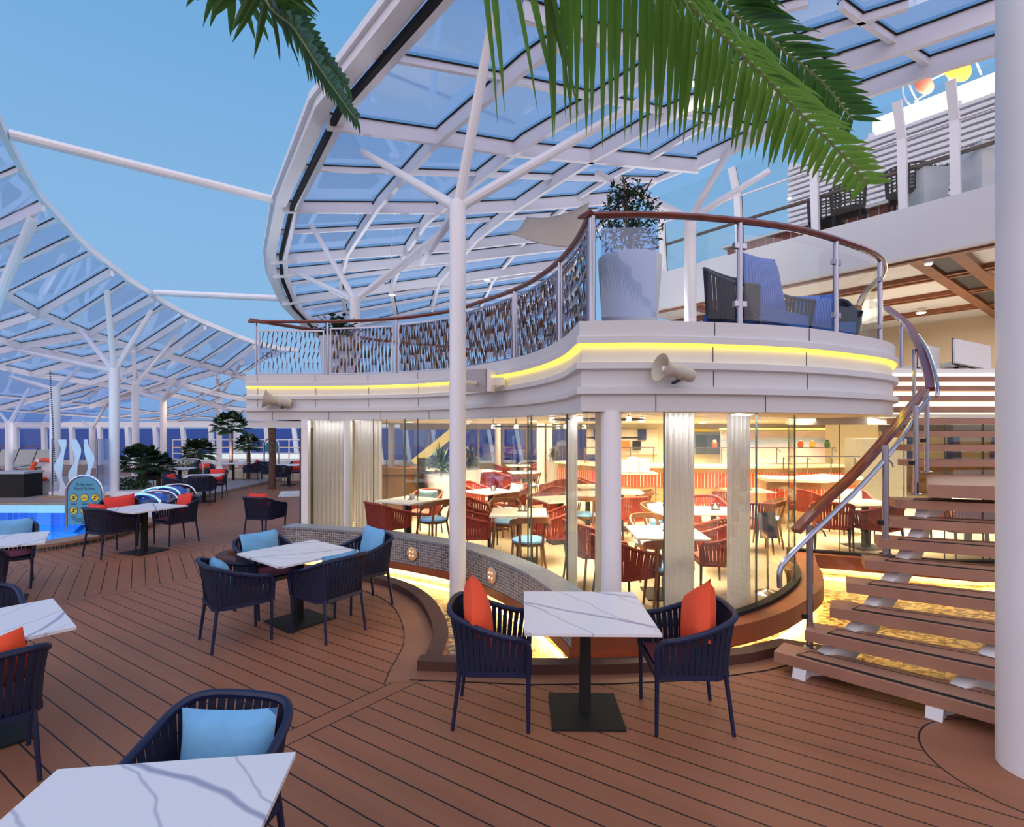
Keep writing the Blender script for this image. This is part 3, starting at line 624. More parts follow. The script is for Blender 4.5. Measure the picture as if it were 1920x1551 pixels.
for px in (1387, 1567, 1650):
    p, t = on_px(RR[:-6], px)
    f = MB().tube([(p.x, p.y, 3.0), (p.x, p.y, 4.0)], .027, 12).build('post', steel, br, smooth=True, world=True)
    for z in (3.23, 3.78): MB().box((p.x, p.y, z), (.13, .04, .05), math.atan2(t.y, t.x)).build('clamp', steel, f, world=True)
def point_at(path, s):
    for i in range(len(path)-1):
        L = math.dist(path[i], path[i+1])
        if s <= L or i == len(path)-2:
            k = s/L; a, b = path[i], path[i+1]
            return Vector((a[0]+(b[0]-a[0])*k, a[1]+(b[1]-a[1])*k)), (Vector(b)-Vector(a)).normalized()
        s -= L
bronze = mat('bronze_ribbon', (.22, .13, .07), .3, .9)
def plen(path): return sum(math.dist(path[i], path[i+1]) for i in range(len(path)-1))
def ribbon_panel(path, z0, z1, step, wd, amp, dense):
    path = [tuple(p) for p in path]; L = plen(path)
    fr = MB()
    fr.sweep(path, [(-.012, z0), (.012, z0), (.012, z0+.025), (-.012, z0+.025)]); fr.sweep(path, [(-.012, z1-.025), (.012, z1-.025), (.012, z1), (-.012, z1)])
    for s in (0, L):
        p, t = point_at(path, s); fr.box((p.x, p.y, (z0+z1)/2), (.025, .025, z1-z0), math.atan2(t.y, t.x))
    f = fr.build('panel_frame', steel, br, world=True)
    A, B = MB(), MB(); ns = 6 if dense else 8
    s = step*.8
    while s < L-step*.5:
        ph = s*1.3+(random.random()-.5)*(.5 if dense else .25); prev = None; par = int(s/step); par2 = random.random() < .5
        for k in range(ns+1):
            z = z0+.03+(z1-z0-.06)*k/ns
            tri = (1 if (k+par2) % 2 else -1)
            off = amp*(tri*.55+.5*math.sin(k*.9+ph*2)); dn = amp*.8*tri
            p, t = point_at(path, min(max(s+off, .02), L-.02)); nrm = Vector((t.y, -t.x))
            c = Vector((p.x+nrm.x*dn, p.y+nrm.y*dn, z)); tw = .45*tri if dense else 0
            wv = Vector((t.x*math.cos(tw)+nrm.x*math.sin(tw), t.y*math.cos(tw)+nrm.y*math.sin(tw), 0))*wd/2
            cur = (c-wv, c+wv)
            if prev:
                tgt = B if (dense and (k+par+int(3*math.sin(s*5))) % 3 == 0) else A
                th = Vector((nrm.x, nrm.y, 0))*.002
                tgt.add([prev[0]-th, prev[1]-th, cur[1]-th, cur[0]-th, prev[0]+th, prev[1]+th, cur[1]+th, cur[0]+th], [(0, 1, 2, 3), (7, 6, 5, 4), (0, 4, 5, 1), (1, 5, 6, 2), (2, 6, 7, 3), (3, 7, 4, 0)])
            prev = cur
        s += step
    A.build('steel_ribbons', steel, f, world=True)
    if B.v: B.build('bronze_ribbons', bronze, f, world=True)
ribbon_panel(sub(RL, 486, 607), 3.04, 3.86, .085, .020, .040, False)
ribbon_panel(sub(RL, 620, 736), 3.04, 3.90, .070, .042, .030, True)
ribbon_panel(sub(RL, 748, 852), 3.04, 3.92, .060, .052, .028, True)
ribbon_panel(sub(RL, 863, 960), 3.04, 3.93, .056, .052, .028, True)
ribbon_panel(sub(RL, 971, 1045), 3.04, 3.93, .054, .052, .028, True)
ribbon_panel(sub(RL, 1056, 1101), 3.04, 3.93, .052, .05, .026, True)
def gpanel(a, b, m):
    q = sub(RR[:-6], a, b); MB().sweep(q, [(-.006, 3.08), (.006, 3.08), (.006, 3.90), (-.006, 3.90)]).build('glass_panel', m, br, world=True)
gpanel(1127, 1230, frostg); gpanel(1234, 1378, clearg); gpanel(1396, 1560, clearg); gpanel(1574, 1645, clearg)

# ================================================================ staircase
st = thing('spiral_staircase', 'curved open staircase of brown treads climbing right of the dining room', 'staircase', (2.9, 4.4, 0))
LEFT = [(2.23, 4.52), (2.50, 4.63), (2.74, 4.70), (3.01, 4.86), (3.27, 5.0), (3.47, 5.12), (3.72, 5.25), (3.85, 5.35)]
FL = [(2.21, 4.50), (2.48, 4.52), (2.74, 4.60), (2.98, 4.75), (3.24, 4.90), (3.45, 5.02), (3.66, 5.16), (3.80, 5.28)]
RISE = 3.02/18
def tread(fl, ang, length, depth, z, nm='tread', fan=.03, th=.115):
    d = Vector((math.cos(ang), math.sin(ang))); b = Vector((-d.y, d.x)); f = Vector(fl)
    q = [f, f+d*length, f+d*length+b*(depth+fan), f+b*depth]
    o = MB().prism([tuple(v) for v in q], z-th, z).build(nm, treadwood, st, world=True)
    # black grip strip let in behind the nosing, thin outline of the inlay
    g0 = f+d*.16+b*.055; g1 = f+d*(length-.05)+b*.055
    MB().bar((g0.x, g0.y, z+.001), (g1.x, g1.y, z+.001), .042, .004).build('grip_strip', blackm, o, world=True)
    h0 = f+d*.22+b*(depth-.05); h1 = f+d*(length-.05)+b*(depth+.05)
    MB().bar((h0.x, h0.y, z+.001), (h1.x, h1.y, z+.001), .006, .003).bar((g0.x, g0.y, z+.001), (h0.x, h0.y, z+.001), .006, .003).build('inlay_line', blackm, o, world=True)
angs = [-44, -39, -34, -31, -28, -26, -24, -22]
for k in range(8): tread(FL[k], math.radians(angs[k]), 1.75, .255, RISE*(k+1), fan=.15, th=.085)
# landing
zL = RISE*9
MB().prism([(3.98, 5.10), (6.4, 4.35), (8.0, 6.15), (4.78, 6.15)], zL-.12, zL).build('landing', treadwood, st, world=True)
for k in range(8):
    y = 6.17+k*.30; x = 4.68+k*.165; z = RISE*(10+k)
    tread((x, y), 0, 3.3-k*.1, .30, z, th=.075)
# white stringers
for off_, ln in ((.28, 0), (1.15, 0)):
    pts = []
    for k in range(8):
        a = math.radians(angs[k]); pts.append((FL[k][0]+math.cos(a)*off_+.05, FL[k][1]+math.sin(a)*off_+.15, RISE*(k+1)-.19))
    pts = [(pts[0][0]-.12, pts[0][1]-.10, .03)]+pts+[(pts[-1][0]+.5, pts[-1][1]+.35, zL-.16)]
    MB().pbar(pts, .10, .20).build('stringer', white, st, world=True)
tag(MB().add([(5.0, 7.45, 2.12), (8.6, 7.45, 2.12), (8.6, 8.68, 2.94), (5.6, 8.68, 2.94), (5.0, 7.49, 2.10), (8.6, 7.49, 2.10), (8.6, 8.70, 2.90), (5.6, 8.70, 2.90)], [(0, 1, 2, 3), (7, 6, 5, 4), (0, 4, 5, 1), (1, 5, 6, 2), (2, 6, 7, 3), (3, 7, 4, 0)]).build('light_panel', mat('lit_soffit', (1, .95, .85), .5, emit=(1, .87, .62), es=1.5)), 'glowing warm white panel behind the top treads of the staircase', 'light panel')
# stair rail: wooden handrail, steel tube, posts, glass
def RP(px, py, D): return P(px, py, D)
low = cr([P(1492, 996, 4.75), P(1535, 950, 4.85), P(1600, 890, 5.1), P(1660, 823, 5.35), P(1705, 768, 5.7), P(1734, 733, 6.0)], 5)
up = cr([P(1744, 730, 6.05), P(1737, 690, 6.5), P(1722, 645, 7.1), P(1700, 608, 7.8), P(1662, 577, 8.55)], 5)
sr = thing('stair_railing', 'stair railing with varnished wooden handrail, steel tube and posts', 'railing', (2.9, 4.8, .2))
MB().pbar(low, .085, .05).build('handrail', railwood, sr, world=True)
MB().pbar(up, .085, .05).build('handrail', mat('plum_handrail', (.17, .03, .05), .25, coat=.5), sr, world=True)
MB().pbar([p+Vector((0, 0, .027)) for p in low], .008, .006).build('brass_line', mat('brass', (.6, .35, .12), .3, .8), sr, world=True)
lowt = cr([P(1462, 1102, 4.25), P(1462, 1072, 4.25), P(1474, 1050, 4.28), P(1510, 1013, 4.4), P(1560, 965, 4.6), P(1625, 900, 4.9), P(1680, 835, 5.2), P(1720, 775, 5.6), P(1743, 745, 5.85)], 5)
MB().tube(lowt, .021, 10).build('grab_rail', steel, sr, smooth=True, world=True)
upt = cr([P(1757, 744, 5.9), P(1758, 728, 5.95), P(1750, 690, 6.3), P(1735, 650, 6.9), P(1712, 618, 7.6)], 5)
MB().tube(upt, .021, 10).build('grab_rail', steel, sr, smooth=True, world=True)
for (px, yb, yt, D) in [(1518, 1216, 985, 4.62), (1660, 1040, 835, 5.05), (1717, 928, 760, 5.3), (1738, 886, 740, 5.95)]:
    f = MB().tube([P(px, yb, D), P(px, yt, D)], .028 if D < 5.2 else .024, 10).lathe([(.055, 0), (.055, .012), (.03, .02)], P(px, yb, D), 14).build('post', steel, sr, smooth=True, world=True)
    MB().box(P(px-6, yb-60, D), (.07, .03, .04)).build('clamp', blackm, f, world=True)
for a, b, c, d, D0, D1 in [((1524, 1168), (1655, 1000), (1655, 862), (1524, 1008), 4.66, 5.08), ((1664, 985), (1714, 905), (1714, 790), (1664, 850), 5.1, 5.32)]:
    q = [P(*a, D0), P(*b, D1), P(*c, D1), P(*d, D0)]; MB().add(q+[v+Vector((.012, .006, 0)) for v in q], [(0, 1, 2, 3), (7, 6, 5, 4), (0, 4, 5, 1), (1, 5, 6, 2), (2, 6, 7, 3), (3, 7, 4, 0)]).build('glass_panel', clearg, sr, world=True)
for (px, py, D) in [(1545, 998, 4.72), (1672, 868, 5.15)]:
    MB().tube([P(px-18, py-18, D), P(px, py, D), P(px+3, py+8, D)], .008, 6).build('bracket', steel, sr, world=True)
# upper flight glass side with posts
for (px, yb, yt, D) in [(1714, 762, 655, 7.0), (1690, 690, 610, 8.0)]:
    MB().tube([P(px, yb, D), P(px, yt, D)], .022, 10).build('post', steel, sr, smooth=True, world=True)
# large pillar
tag(MB().lathe([(.20, 0), (.20, 7.5)], (3.165, 3.20, 0), 40).build('round_pillar', white, smooth=True), 'large round white pillar cutting across the staircase', 'pillar')
# ================================================================ upper superstructure
A0, A1 = Vector((3.87, 14.06)), Vector((8.06, 8.92)); ud = (A1-A0).normalized(); un = Vector((-ud.y, ud.x))   # un points away from the viewer (right-back)
if un.y < 0: un = -un
def S(s, n, z): q = A0+ud*s+un*n; return Vector((q.x, q.y, z))
def sbox(mb, s0, s1, n0, n1, z0, z1):
    return mb.prism([tuple(S(s0, n0, 0)[:2]), tuple(S(s1, n0, 0)[:2]), tuple(S(s1, n1, 0)[:2]), tuple(S(s0, n1, 0)[:2])], z0, z1)
sbox(MB(), -1.0, 12, 0, .25, 5.2, 6.13).build('wall_top_deck_fascia', fascia_m, kind='structure')
sbox(MB(), -1.0, 12, .25, 8.5, 5.30, 5.36).build('ceiling_lounge', mat('ceiling_panels', (.82, .78, .72), .5), kind='structure')
sbox(MB(), -1.0, 14, 8.4, 8.6, 3.0, 5.3).build('wall_lounge_back', mat('lounge_wall_paint', (.62, .47, .30), .5, var=(.08, .5)), kind='structure')
sbox(MB(), -1.0, 12, .25, 8.5, 6.0, 6.1).build('floor_top_deck', tanwood, kind='structure')
tr = MB()
for s in (.22,): sbox(tr, -1, 12, s, s+.14, 5.16, 5.30)
for n in (2.0, 2.25, 4.0, 4.25, 6.2, 6.45): sbox(tr, -1, 12, n, n+.12, 5.2, 5.30)
for s in (5.35, 5.95, 10, .5, 1.1): sbox(tr, s, s+.22, .3, 8.4, 5.18, 5.30)
tr.build('trim_ceiling_beams', coffer, kind='structure')
sbox(MB(), 5.6, 5.9, .3, 8.4, 5.24, 5.30).build('trim_dark_channel', darkm, kind='structure')
Rdn = Matrix.Rotation(math.pi, 3, 'X')
for k, (px, py, big) in enumerate([(1741, 489, 1), (1727, 587, 0), (1858, 602, 0)]):
    D = 3.12*1000/(803-py); c = Vector(((px-960)/1000*D, D, 5.17))
    t = thing('ceiling_spotlight', ['white cylinder spotlight hanging near the edge of the coffered ceiling', 'round recessed downlight in a cream panel of the coffered ceiling', 'small downlight deep in the coffered ceiling beside the round pillar'][k], 'spotlight', tuple(c), 0, 'lights of the coffered ceiling')
    if big: MB().lathe([(.06, 0), (.08, .02), (.08, .16), (.05, .18)], (0, 0, -.06), 16).build('housing', white, t, smooth=True)
    else: MB().lathe([(.12, 0), (.12, .03)], (0, 0, .0), 16).build('housing', white, t)
    MB().lathe([(.055, 0), (.055, .01)], (0, 0, -.075), 14).build('lens', lampw, t) if big else MB().lathe([(.09, 0), (.09, .01)], (0, 0, -.012), 14).build('lens', lampw, t)
# lounge furniture seen under the ceiling
for k, (px, D, w_) in enumerate([(1742, 9.9, .36), (1822, 9.5, .60)]):
    X = (px-960)/1000*D
    t = thing('sun_lounger', ['white cushioned lounger back under the coffered ceiling, partly behind the plum handrail', 'white cushioned lounger back under the coffered ceiling, beside the round pillar'][k], 'lounger', (X, D, 3.0), math.radians(-8), 'loungers on the upper deck')
    M_ = Matrix.Rotation(math.radians(-28), 3, 'Y')
    Ml = Matrix.Rotation(math.radians(14), 3, 'Y') @ Matrix.Rotation(math.radians(-22), 3, 'X')
    MB().box((0, 0, .36), (w_, .05, .50), M=Ml).build('back_cushion', mat('lounger_canvas', (.86, .82, .78), .8) if k == 0 else MT['lounger_canvas'], t)
    MB().box((.015, .04, .36), (w_+.03, .03, .54), M=Ml).build('back_frame', blackm, t)
    MB().box((.1, .75, .22), (w_*.9, 1.3, .10)).build('seat', MT['lounger_canvas'], t)
    for a in (-1, 1):
        for b in (.2, 1.3): MB().box((.1+a*w_*.38, b, .09), (.05, .05, .18)).build('leg', blackm, t)
# top deck windscreen
ws = thing('windscreen', 'glass windscreen with bent white posts along the top deck edge', 'windscreen', tuple(S(3, .1, 6.13)))
def s_of(px):
    k = (px-960)/1000; return (k*A0.y-A0.x)/(ud.x-k*ud.y)
prev = None
for px in (1240, 1383, 1526, 1691, 1790, 1900, 2010):
    s = s_of(px); a = S(s, .1, 6.13); b = S(s, .0, 7.42); c = S(s, -.28, 8.02)
    f = MB().pbar([a, b, c], .14, .10, up=(un.x, un.y, 0)).build('post', white, ws, world=True)
    MB().pbar([a+Vector((.075, 0, 0)), b+Vector((.075, 0, 0)), c+Vector((.075, 0, 0))], .012, .11, up=(un.x, un.y, 0)).build('post_gasket', blackm, f, world=True)
    if prev:
        q = [prev[0], a, b, prev[1]]; th = Vector((un.x, un.y, 0))*.01
        MB().add([v-th for v in q]+[v+th for v in q], [(0, 1, 2, 3), (7, 6, 5, 4)]).build('pane', clearg, ws, world=True)
        q = [prev[1], b, c, prev[2]]
        MB().add([v-th for v in q]+[v+th for v in q], [(0, 1, 2, 3), (7, 6, 5, 4)]).build('pane', clearg, ws, world=True)
        MB().bar(prev[1], b, .05, .03).build('transom', white, ws, world=True)
    prev = (a, b, c)
MB().pbar([S(s_of(1200), .22, 6.92), S(s_of(2010), .22, 6.92)], .07, .05).build('handrail', mat('dark_handrail', (.08, .035, .02), .3), ws, world=True)
# louvred wall and bright deck house behind
sbox(MB(), 2.2, 7.3, 2.70, 2.76, 6.1, 8.85).build('wall_added_backing', mat('backing_paint', (.30, .33, .45), .6), kind='structure')  # sheet added to stop light from behind and darken the louvre gaps
lw_ = thing('louvre_wall', 'white horizontal louvre wall behind the top deck windscreen', 'wall', tuple(S(4, 2.6, 6.1)))
for i in range(16): sbox(MB(), 2.2, 7.2, 2.5, 2.62, 6.75+i*.135, 6.83+i*.135).build('slat', white, lw_, world=True)
for s in (2.2, 4.0, 5.6, 7.1): sbox(MB(), s, s+.12, 2.6, 2.75, 6.1, 9.0).build('upright', white, lw_, world=True)
sbox(MB(), 2.2, 7.3, 2.62, 2.8, 6.1, 6.7).build('base_wall', cream, lw_, world=True)
sbox(MB(), 3.5, 12, 4.6, 5.0, 6.1, 10.3).build('wall_deck_house', white, kind='structure')
sbox(MB(), -1.5, 2.2, 4.5, 5.2, 6.1, 7.7).build('wall_deck_house_low', white, kind='structure')
area('deckhouse_light', tuple(S(6.5, 3.0, 8.6)), 5, 900, (1, .98, .95), rot=(math.radians(118), 0, math.radians(-51)), sy=.2)
# red tiled bar front
bar_ = thing('tiled_bar', 'dark red tiled bar front on the top deck behind the woven chairs', 'bar', tuple(S(2.8, 1.2, 6.1)))
sbox(MB(), 1.2, 4.8, 1.3, 1.5, 6.1, 6.75).build('tile_front', mat('dark_red_tile', (.25, .035, .02), .3), bar_, world=True)
for i in range(18): sbox(MB(), 1.2+i*.2, 1.21+i*.2, 1.28, 1.3, 6.1, 6.75).build('joint', groutm, bar_, world=True)
sbox(MB(), 1.1, 4.9, 1.2, 1.9, 6.75, 6.80).build('counter_top', white, bar_, world=True)
# mobile of orange discs
mob = thing('disc_mobile', 'orange and coral disc mobile on white wires above the deck house', 'sculpture', tuple(P(1750, 150, 12)))
for (px, py, r, m_, nm) in [(1732, 160, .23, mat('coral_disc', (.85, .25, .14), .5), 'disc'), (1793, 128, .35, mat('amber_disc', (.85, .26, .02), .5), 'disc')]:
    c = P(px, py, 12); R = Matrix.Rotation(math.radians(25), 3, 'Y') @ Matrix.Rotation(math.radians(80), 3, 'X')
    MB().lathe([(.01, .10), (r*.3, .085), (r*.7, .05), (r, 0), (r, .02), (r*.7, .08), (r*.01, .13)], c, 28, R @ Matrix.Scale(1, 3)).build(nm, m_, mob, smooth=True, world=True)
wm = MB()
for pts in ([(1692, 150), (1696, 185), (1722, 208)], [(1700, 145), (1712, 175), (1730, 205)], [(1745, 150), (1775, 135), (1830, 100), (1863, 95)], [(1715, 190), (1730, 180), (1735, 178)], [(1825, 102), (1840, 140)], [(1690, 150), (1715, 133), (1745, 150)], [(1780, 130), (1780, 165)]):
    wm.tube(cr([P(a, b, 12.05) for a, b in pts], 4), .018, 6)
wm.build('wires', white, mob, smooth=True, world=True)
# planters with clipped grass
def box_planter(label, px, D, zb, w_, h, foliage_h, cat='planter', grp=None):
    X = (px-960)/1000*D; t = thing('tall_planter', label, cat, (X, D, zb), 0, grp)
    k = .82
    vs = [(-w_/2*k, -w_/2*k, 0), (w_/2*k, -w_/2*k, 0), (w_/2*k, w_/2*k, 0), (-w_/2*k, w_/2*k, 0), (-w_/2, -w_/2, h), (w_/2, -w_/2, h), (w_/2, w_/2, h), (-w_/2, w_/2, h)]
    MB().add(vs, [(3, 2, 1, 0), (4, 5, 6, 7), (0, 1, 5, 4), (1, 2, 6, 5), (2, 3, 7, 6), (3, 0, 4, 7)]).build('pot', planterm, t)
    m = MB()
    for i in range(160):
        x, y = (random.random()-.5)*w_*.9, (random.random()-.5)*w_*.9; a = random.random()*6.28; hh = foliage_h*(.5+random.random()*.6); dx, dy = math.cos(a)*.02, math.sin(a)*.02
        m.add([(x-dx, y-dy, h), (x+dx, y+dy, h), (x+dy*1.5, y+dx*2, h+hh)], [(0, 1, 2)])
    m.build('grass', leafd, t, kind='stuff'); return t
q = S(s_of(1740), .75, 6.13); box_planter('white tapered planter of clipped grass on the top deck, left one', 1738, q.y, 6.1, .50, .78, .09, grp='planters on the top deck')
q = S(s_of(1842), .75, 6.13); box_planter('white tapered planter of clipped grass on the top deck, beside the round pillar', 1845, q.y, 6.1, .62, .92, .09, grp='planters on the top deck')
# spot lamps on short arms by the louvres
for k, (px, py) in enumerate([(1772, 257), (1818, 247), (1480, 372)]):
    c = P(px, py, 12.3 if k < 2 else 13.5)
    t = thing('flood_spotlight', ['small bright spotlight at the right end of the louvre wall', 'small bright spotlight nearest the round pillar on the top deck', 'small bright spotlight left of the woven chairs'][k], 'spotlight', tuple(c))
    MB().lathe([(.05, 0), (.06, .04), (.03, .10)], n=12).build('housing', white, t, smooth=True)
    MB().lathe([(.045, -.01), (.045, .0)], n=12).build('lens', lampc, t)
# ================================================================ woven chairs (top deck)
def woven_chair():
    t = thing('woven_chair', '', 'chair', group='black woven chairs on the top deck')
    m = MB()
    for i in range(11):
        a = math.pi*(i/10); x = .27*math.cos(a); y = -.12-.2*math.sin(a)
        m.bar((x, y, .42), (x*1.08, y*1.1, .86), .022, .022)
    for z in (.44, .50, .56, .62, .68, .74, .80, .86):
        k = 1+(z-.42)*.2; m.tube([(.27*k*math.cos(math.pi*i/12), (-.12-.2*math.sin(math.pi*i/12))*k, z) for i in range(13)], .012, 6)
    m.build('woven_back', blackm, t); MB().box((0, 0, .42), (.5, .5, .05)).build('seat', blackm, t)
    for a in (-1, 1):
        for b in (-1, 1): MB().bar((a*.22, b*.22, 0), (a*.2, b*.2, .42), .03, .03).build('leg', blackm, t)
    return reg(t)
wc = woven_chair()
for px, n, lb in [(1507, .8, 'black woven chair half hidden behind a windscreen post'), (1560, .55, 'black woven chair against the red tiled bar'), (1668, .55, 'black woven chair left of the tapered planter')]:
    q = S(s_of(px), n, 6.1); place(wc, (q.x+.15, q.y, 6.1), face(un.x, un.y)+.1, lb, scale=(1.12, 1.12, 1.12))
# ================================================================ balcony furnishings
def leaf_blob(mb, c, R, n, sz, squash=(1, 1, 1)):
    for i in range(n):
        d = Vector((random.gauss(0, 1), random.gauss(0, 1), random.gauss(0, 1))).normalized()*(random.random()**.45)
        p = Vector(c)+Vector((d.x*R[0], d.y*R[1], d.z*R[2])); a = Vector((random.gauss(0, 1), random.gauss(0, 1), random.gauss(0, .7))).normalized(); b = a.cross(Vector((random.random(), random.random(), 1))).normalized()
        s = sz*(.6+random.random()*.8)
        mb.add([p-a*s, p+b*s*.28, p+a*s, p-b*s*.28], [(0, 1, 2, 3)])
pt = thing('potted_tree', 'small leafy tree in a round white planter at the balcony corner', 'potted tree', (1.24, 5.62, 3.0))
MB().lathe([(.27, 0), (.28, .02), (.33, .80), (.33, .83), (.29, .83), (.28, .76), (.01, .75)], n=32).build('pot', planterm, pt, smooth=True)
m = MB(); m.tube([(0, 0, .7), (.02, 0, 1.2)], .02, 8)
for a in range(7): m.tube(cr([(0, 0, .85+.05*a), (math.cos(a*2.1)*.12, math.sin(a*2.1)*.12, 1.1+.06*a), (math.cos(a*2.1)*.24, math.sin(a*2.1)*.24, 1.2+.08*a)], 3), .008, 5)
m.build('branches', trunkm, pt)
m = MB(); leaf_blob(m, (0, 0, 1.17), (.36, .34, .42), 900, .035); leaf_blob(m, (-.04, 0, 1.5), (.22, .22, .17), 260, .035); m.build('leaves', leafd, pt)
t = thing('potted_shrub', 'tall white planter with a dark feathery shrub behind the first ribbon panels', 'potted shrub', (-3.5, 10.6, 3.0))
MB().lathe([(.25, 0), (.33, .85), (.30, .85), (.29, .8), (.01, .8)], n=20).build('pot', planterm, t, smooth=True)
m = MB()
for i in range(70):
    a = random.random()*6.28; e = .3+random.random()*.9; L = .35+.3*random.random(); d = Vector((math.cos(a)*math.cos(e), math.sin(a)*math.cos(e), math.sin(e)))
    p = Vector((0, 0, .85)); s = Vector((-math.sin(a), math.cos(a), 0))*.03
    for k in range(5):
        q0 = p+d*L*k/5+Vector((0, 0, -.1*(k/5)**2)); q1 = p+d*L*(k+1)/5+Vector((0, 0, -.1*((k+1)/5)**2)); m.add([q0, q0+s*2+d*.05, q1, q0-s*2+d*.05], [(0, 1, 2, 3)])
m.build('leaves', leafd, t)
# shade sail
sail = [P(950, 435, 8.6), P(988, 407, 9.6), P(1105, 380, 9.0), P(1080, 465, 7.9), P(1045, 474, 7.8), P(1000, 467, 8.1)]
c = sum(sail, Vector())/6; rows = []
def qd(a, b, n): return [a.lerp(b, i/n) for i in range(n+1)]
e0 = qd(sail[0], sail[2], 10); e1 = qd(sail[0], sail[3], 10)
grid = []
for i in range(11):
    r = []
    for j in range(11):
        p = (sail[0].lerp(sail[1], j/10)).lerp(sail[3].lerp(sail[2], j/10), i/10)
        u, v_ = i/10, j/10; sag = -.35*math.sin(math.pi*u)*(1-.2*v_)*.5+(-.18)*math.sin(math.pi*v_)
        pin_ = Vector((0, 0, sag*.6)); pull = .16*math.sin(math.pi*u)*(1 if v_ < .5 else -1)*abs(v_-.5)*2
        p = p+pin_+(sail[1]-sail[0]).normalized()*pull; r.append(p)
    grid.append(r)
sl = MB().sheet(grid); o = sl.build('shade_sail', sailm, smooth=True); tag(o, 'beige fabric shade sail stretched behind the balcony railing', 'shade sail')
md = o.modifiers.new('thick', 'SOLIDIFY'); md.thickness = .01
# high-backed rope settees with blue cushions
def settee(label, loc, rz, w_, h):
    t = thing('rope_settee', label, 'settee', loc, rz, 'rope settees on the balcony')
    m = MB(); n = int(w_/.055)
    top = cr([(-w_/2, .45, h*.62), (-w_/2, .1, h*.75), (-w_/2+.06, -.28, h), (0, -.34, h), (w_/2-.06, -.28, h), (w_/2, .1, h*.75), (w_/2, .45, h*.62)], 8)
    bot = [Vector((p.x*.93, p.y*.93, .28)) for p in top]
    MB().tube(top, .022, 8).tube(bot, .018, 8).build('frame', navyf, t, smooth=True)
    for a, b in zip(top, bot): m.bar(a, b, .035, .012)
    m.build('rope_back', navyw, t)
    MB().box((0, .05, .34), (w_*.88, .72, .16)).build('seat_cushion', mat('blue_settee_fabric', (.03, .10, .36), .8) if 'blue_settee_fabric' not in MT else MT['blue_settee_fabric'], t)
    for a in (-1, 1):
        for b in (-.28, .38): MB().box((a*w_*.4, b, .14), (.04, .04, .28)).build('leg', navyf, t)
    return t
settee('dark rope settee behind the middle glass panel of the balcony', (2.95, 6.55, 3.0), math.radians(-145), 1.25, .98)
settee('dark rope settee behind the last curved glass panel of the balcony', (4.2, 7.35, 3.0), math.radians(160), .85, .85)
stripe = mat('striped_blue_fabric', (.03, .12, .45), .8); _nn = stripe.node_tree.nodes; _L = stripe.node_tree.links
_t = _nn.new('ShaderNodeTexCoord'); _w = _nn.new('ShaderNodeTexWave'); _w.inputs['Scale'].default_value = 9; _r = _nn.new('ShaderNodeValToRGB'); _L.new(_t.outputs['Object'], _w.inputs[0]); _L.new(_w.outputs['Fac'], _r.inputs[0]); ramp(_r, [(0, (.02, .085, .36)), (.45, (.025, .10, .42)), (.6, (.05, .16, .55))]); _L.new(_r.outputs[0], _nn['Principled BSDF'].inputs['Base Color'])
def cushion_mesh(w_, h, th, n=10, pinch=.06):
    rows1, rows2 = [], []
    for i in range(n+1):
        a, b = [], []
        for j in range(n+1):
            u, v_ = -1+2*i/n, -1+2*j/n
            x = u*w_/2*(1-pinch*(1-v_*v_)); z = v_*h/2*(1-pinch*(1-u*u)); d = th/2*max(0, (1-u**4))**.6*max(0, (1-v_**4))**.6
            a.append(Vector((x, d, z))); b.append(Vector((x, -d, z)))
        rows1.append(a); rows2.append(b)
    return rows1, rows2
def pillow(name, label, m_, loc, rz, tilt=.25, size=(.42, .42), th=.15, roll=0, cat='pillow', grp=None):
    R = Matrix.Rotation(rz, 3, 'Z') @ Matrix.Rotation(tilt, 3, 'X') @ Matrix.Rotation(roll, 3, 'Y')
    a, b = cushion_mesh(size[0], size[1], th)
    mb = MB(); mb.sheet([[R @ v for v in r] for r in a]); mb.sheet([[R @ v for v in r] for r in b])
    o = mb.build(name, m_, smooth=True, angle=80); o.location = loc; tag(o, label, cat, grp)
    return o
pillow('tall_back_cushion', 'tall striped blue back cushion standing in the middle balcony settee', stripe, (3.08, 6.55, 3.80), math.radians(-150), .2, (.72, .82), .2)
pillow('tall_back_cushion', 'blue cushion leaning in the settee behind the last curved glass panel', stripe, (4.25, 7.45, 3.66), math.radians(160), .2, (.55, .55), .2)
# ================================================================ loudspeakers on the fascia
def horn(label, px, py, off_, s):
    p, t = on_px(FAS, px); nrm = Vector((t.y, -t.x)); D = p.y
    c = Vector((p.x+nrm.x*off_, p.y+nrm.y*off_, EYE-(py-803)/1000*p.y))
    r = thing('horn_loudspeaker', label, 'loudspeaker', tuple(c), 0, 'horn loudspeakers on the balcony front')
    R = Matrix.Rotation(math.radians(-78), 3, 'Y') @ Matrix.Rotation(math.radians(18), 3, 'X')   # mouth towards -x
    k = s
    MB().lathe([(.055*k, -.22*k), (.06*k, -.20*k), (.06*k, -.08*k), (.045*k, -.06*k), (.055*k, 0), (.08*k, .06*k), (.12*k, .11*k), (.125*k, .12*k), (.115*k, .115*k), (.07*k, .05*k), (.04*k, 0)], n=24, M=R).build('bell', horn_m, r, smooth=True)
    MB().lathe([(.001, .09*k), (.022*k, .085*k), (.026*k, .05*k), (.02*k, 0)], n=14, M=R).build('phase_plug', white, r, smooth=True)
    MB().bar((.12*k, 0, -.06*k), (.06*k, off_, -.10*k), .03*k, .02*k).build('bracket', darkm, r)
horn('cream horn loudspeaker on the balcony front below the glass panels', 1247, 698, .15, 1.0)
horn('cream horn loudspeaker on the balcony front near its left end', 520, 752, .15, 1.35)
p, t_ = on_px(FAS, 930); nr = Vector((t_.y, -t_.x))
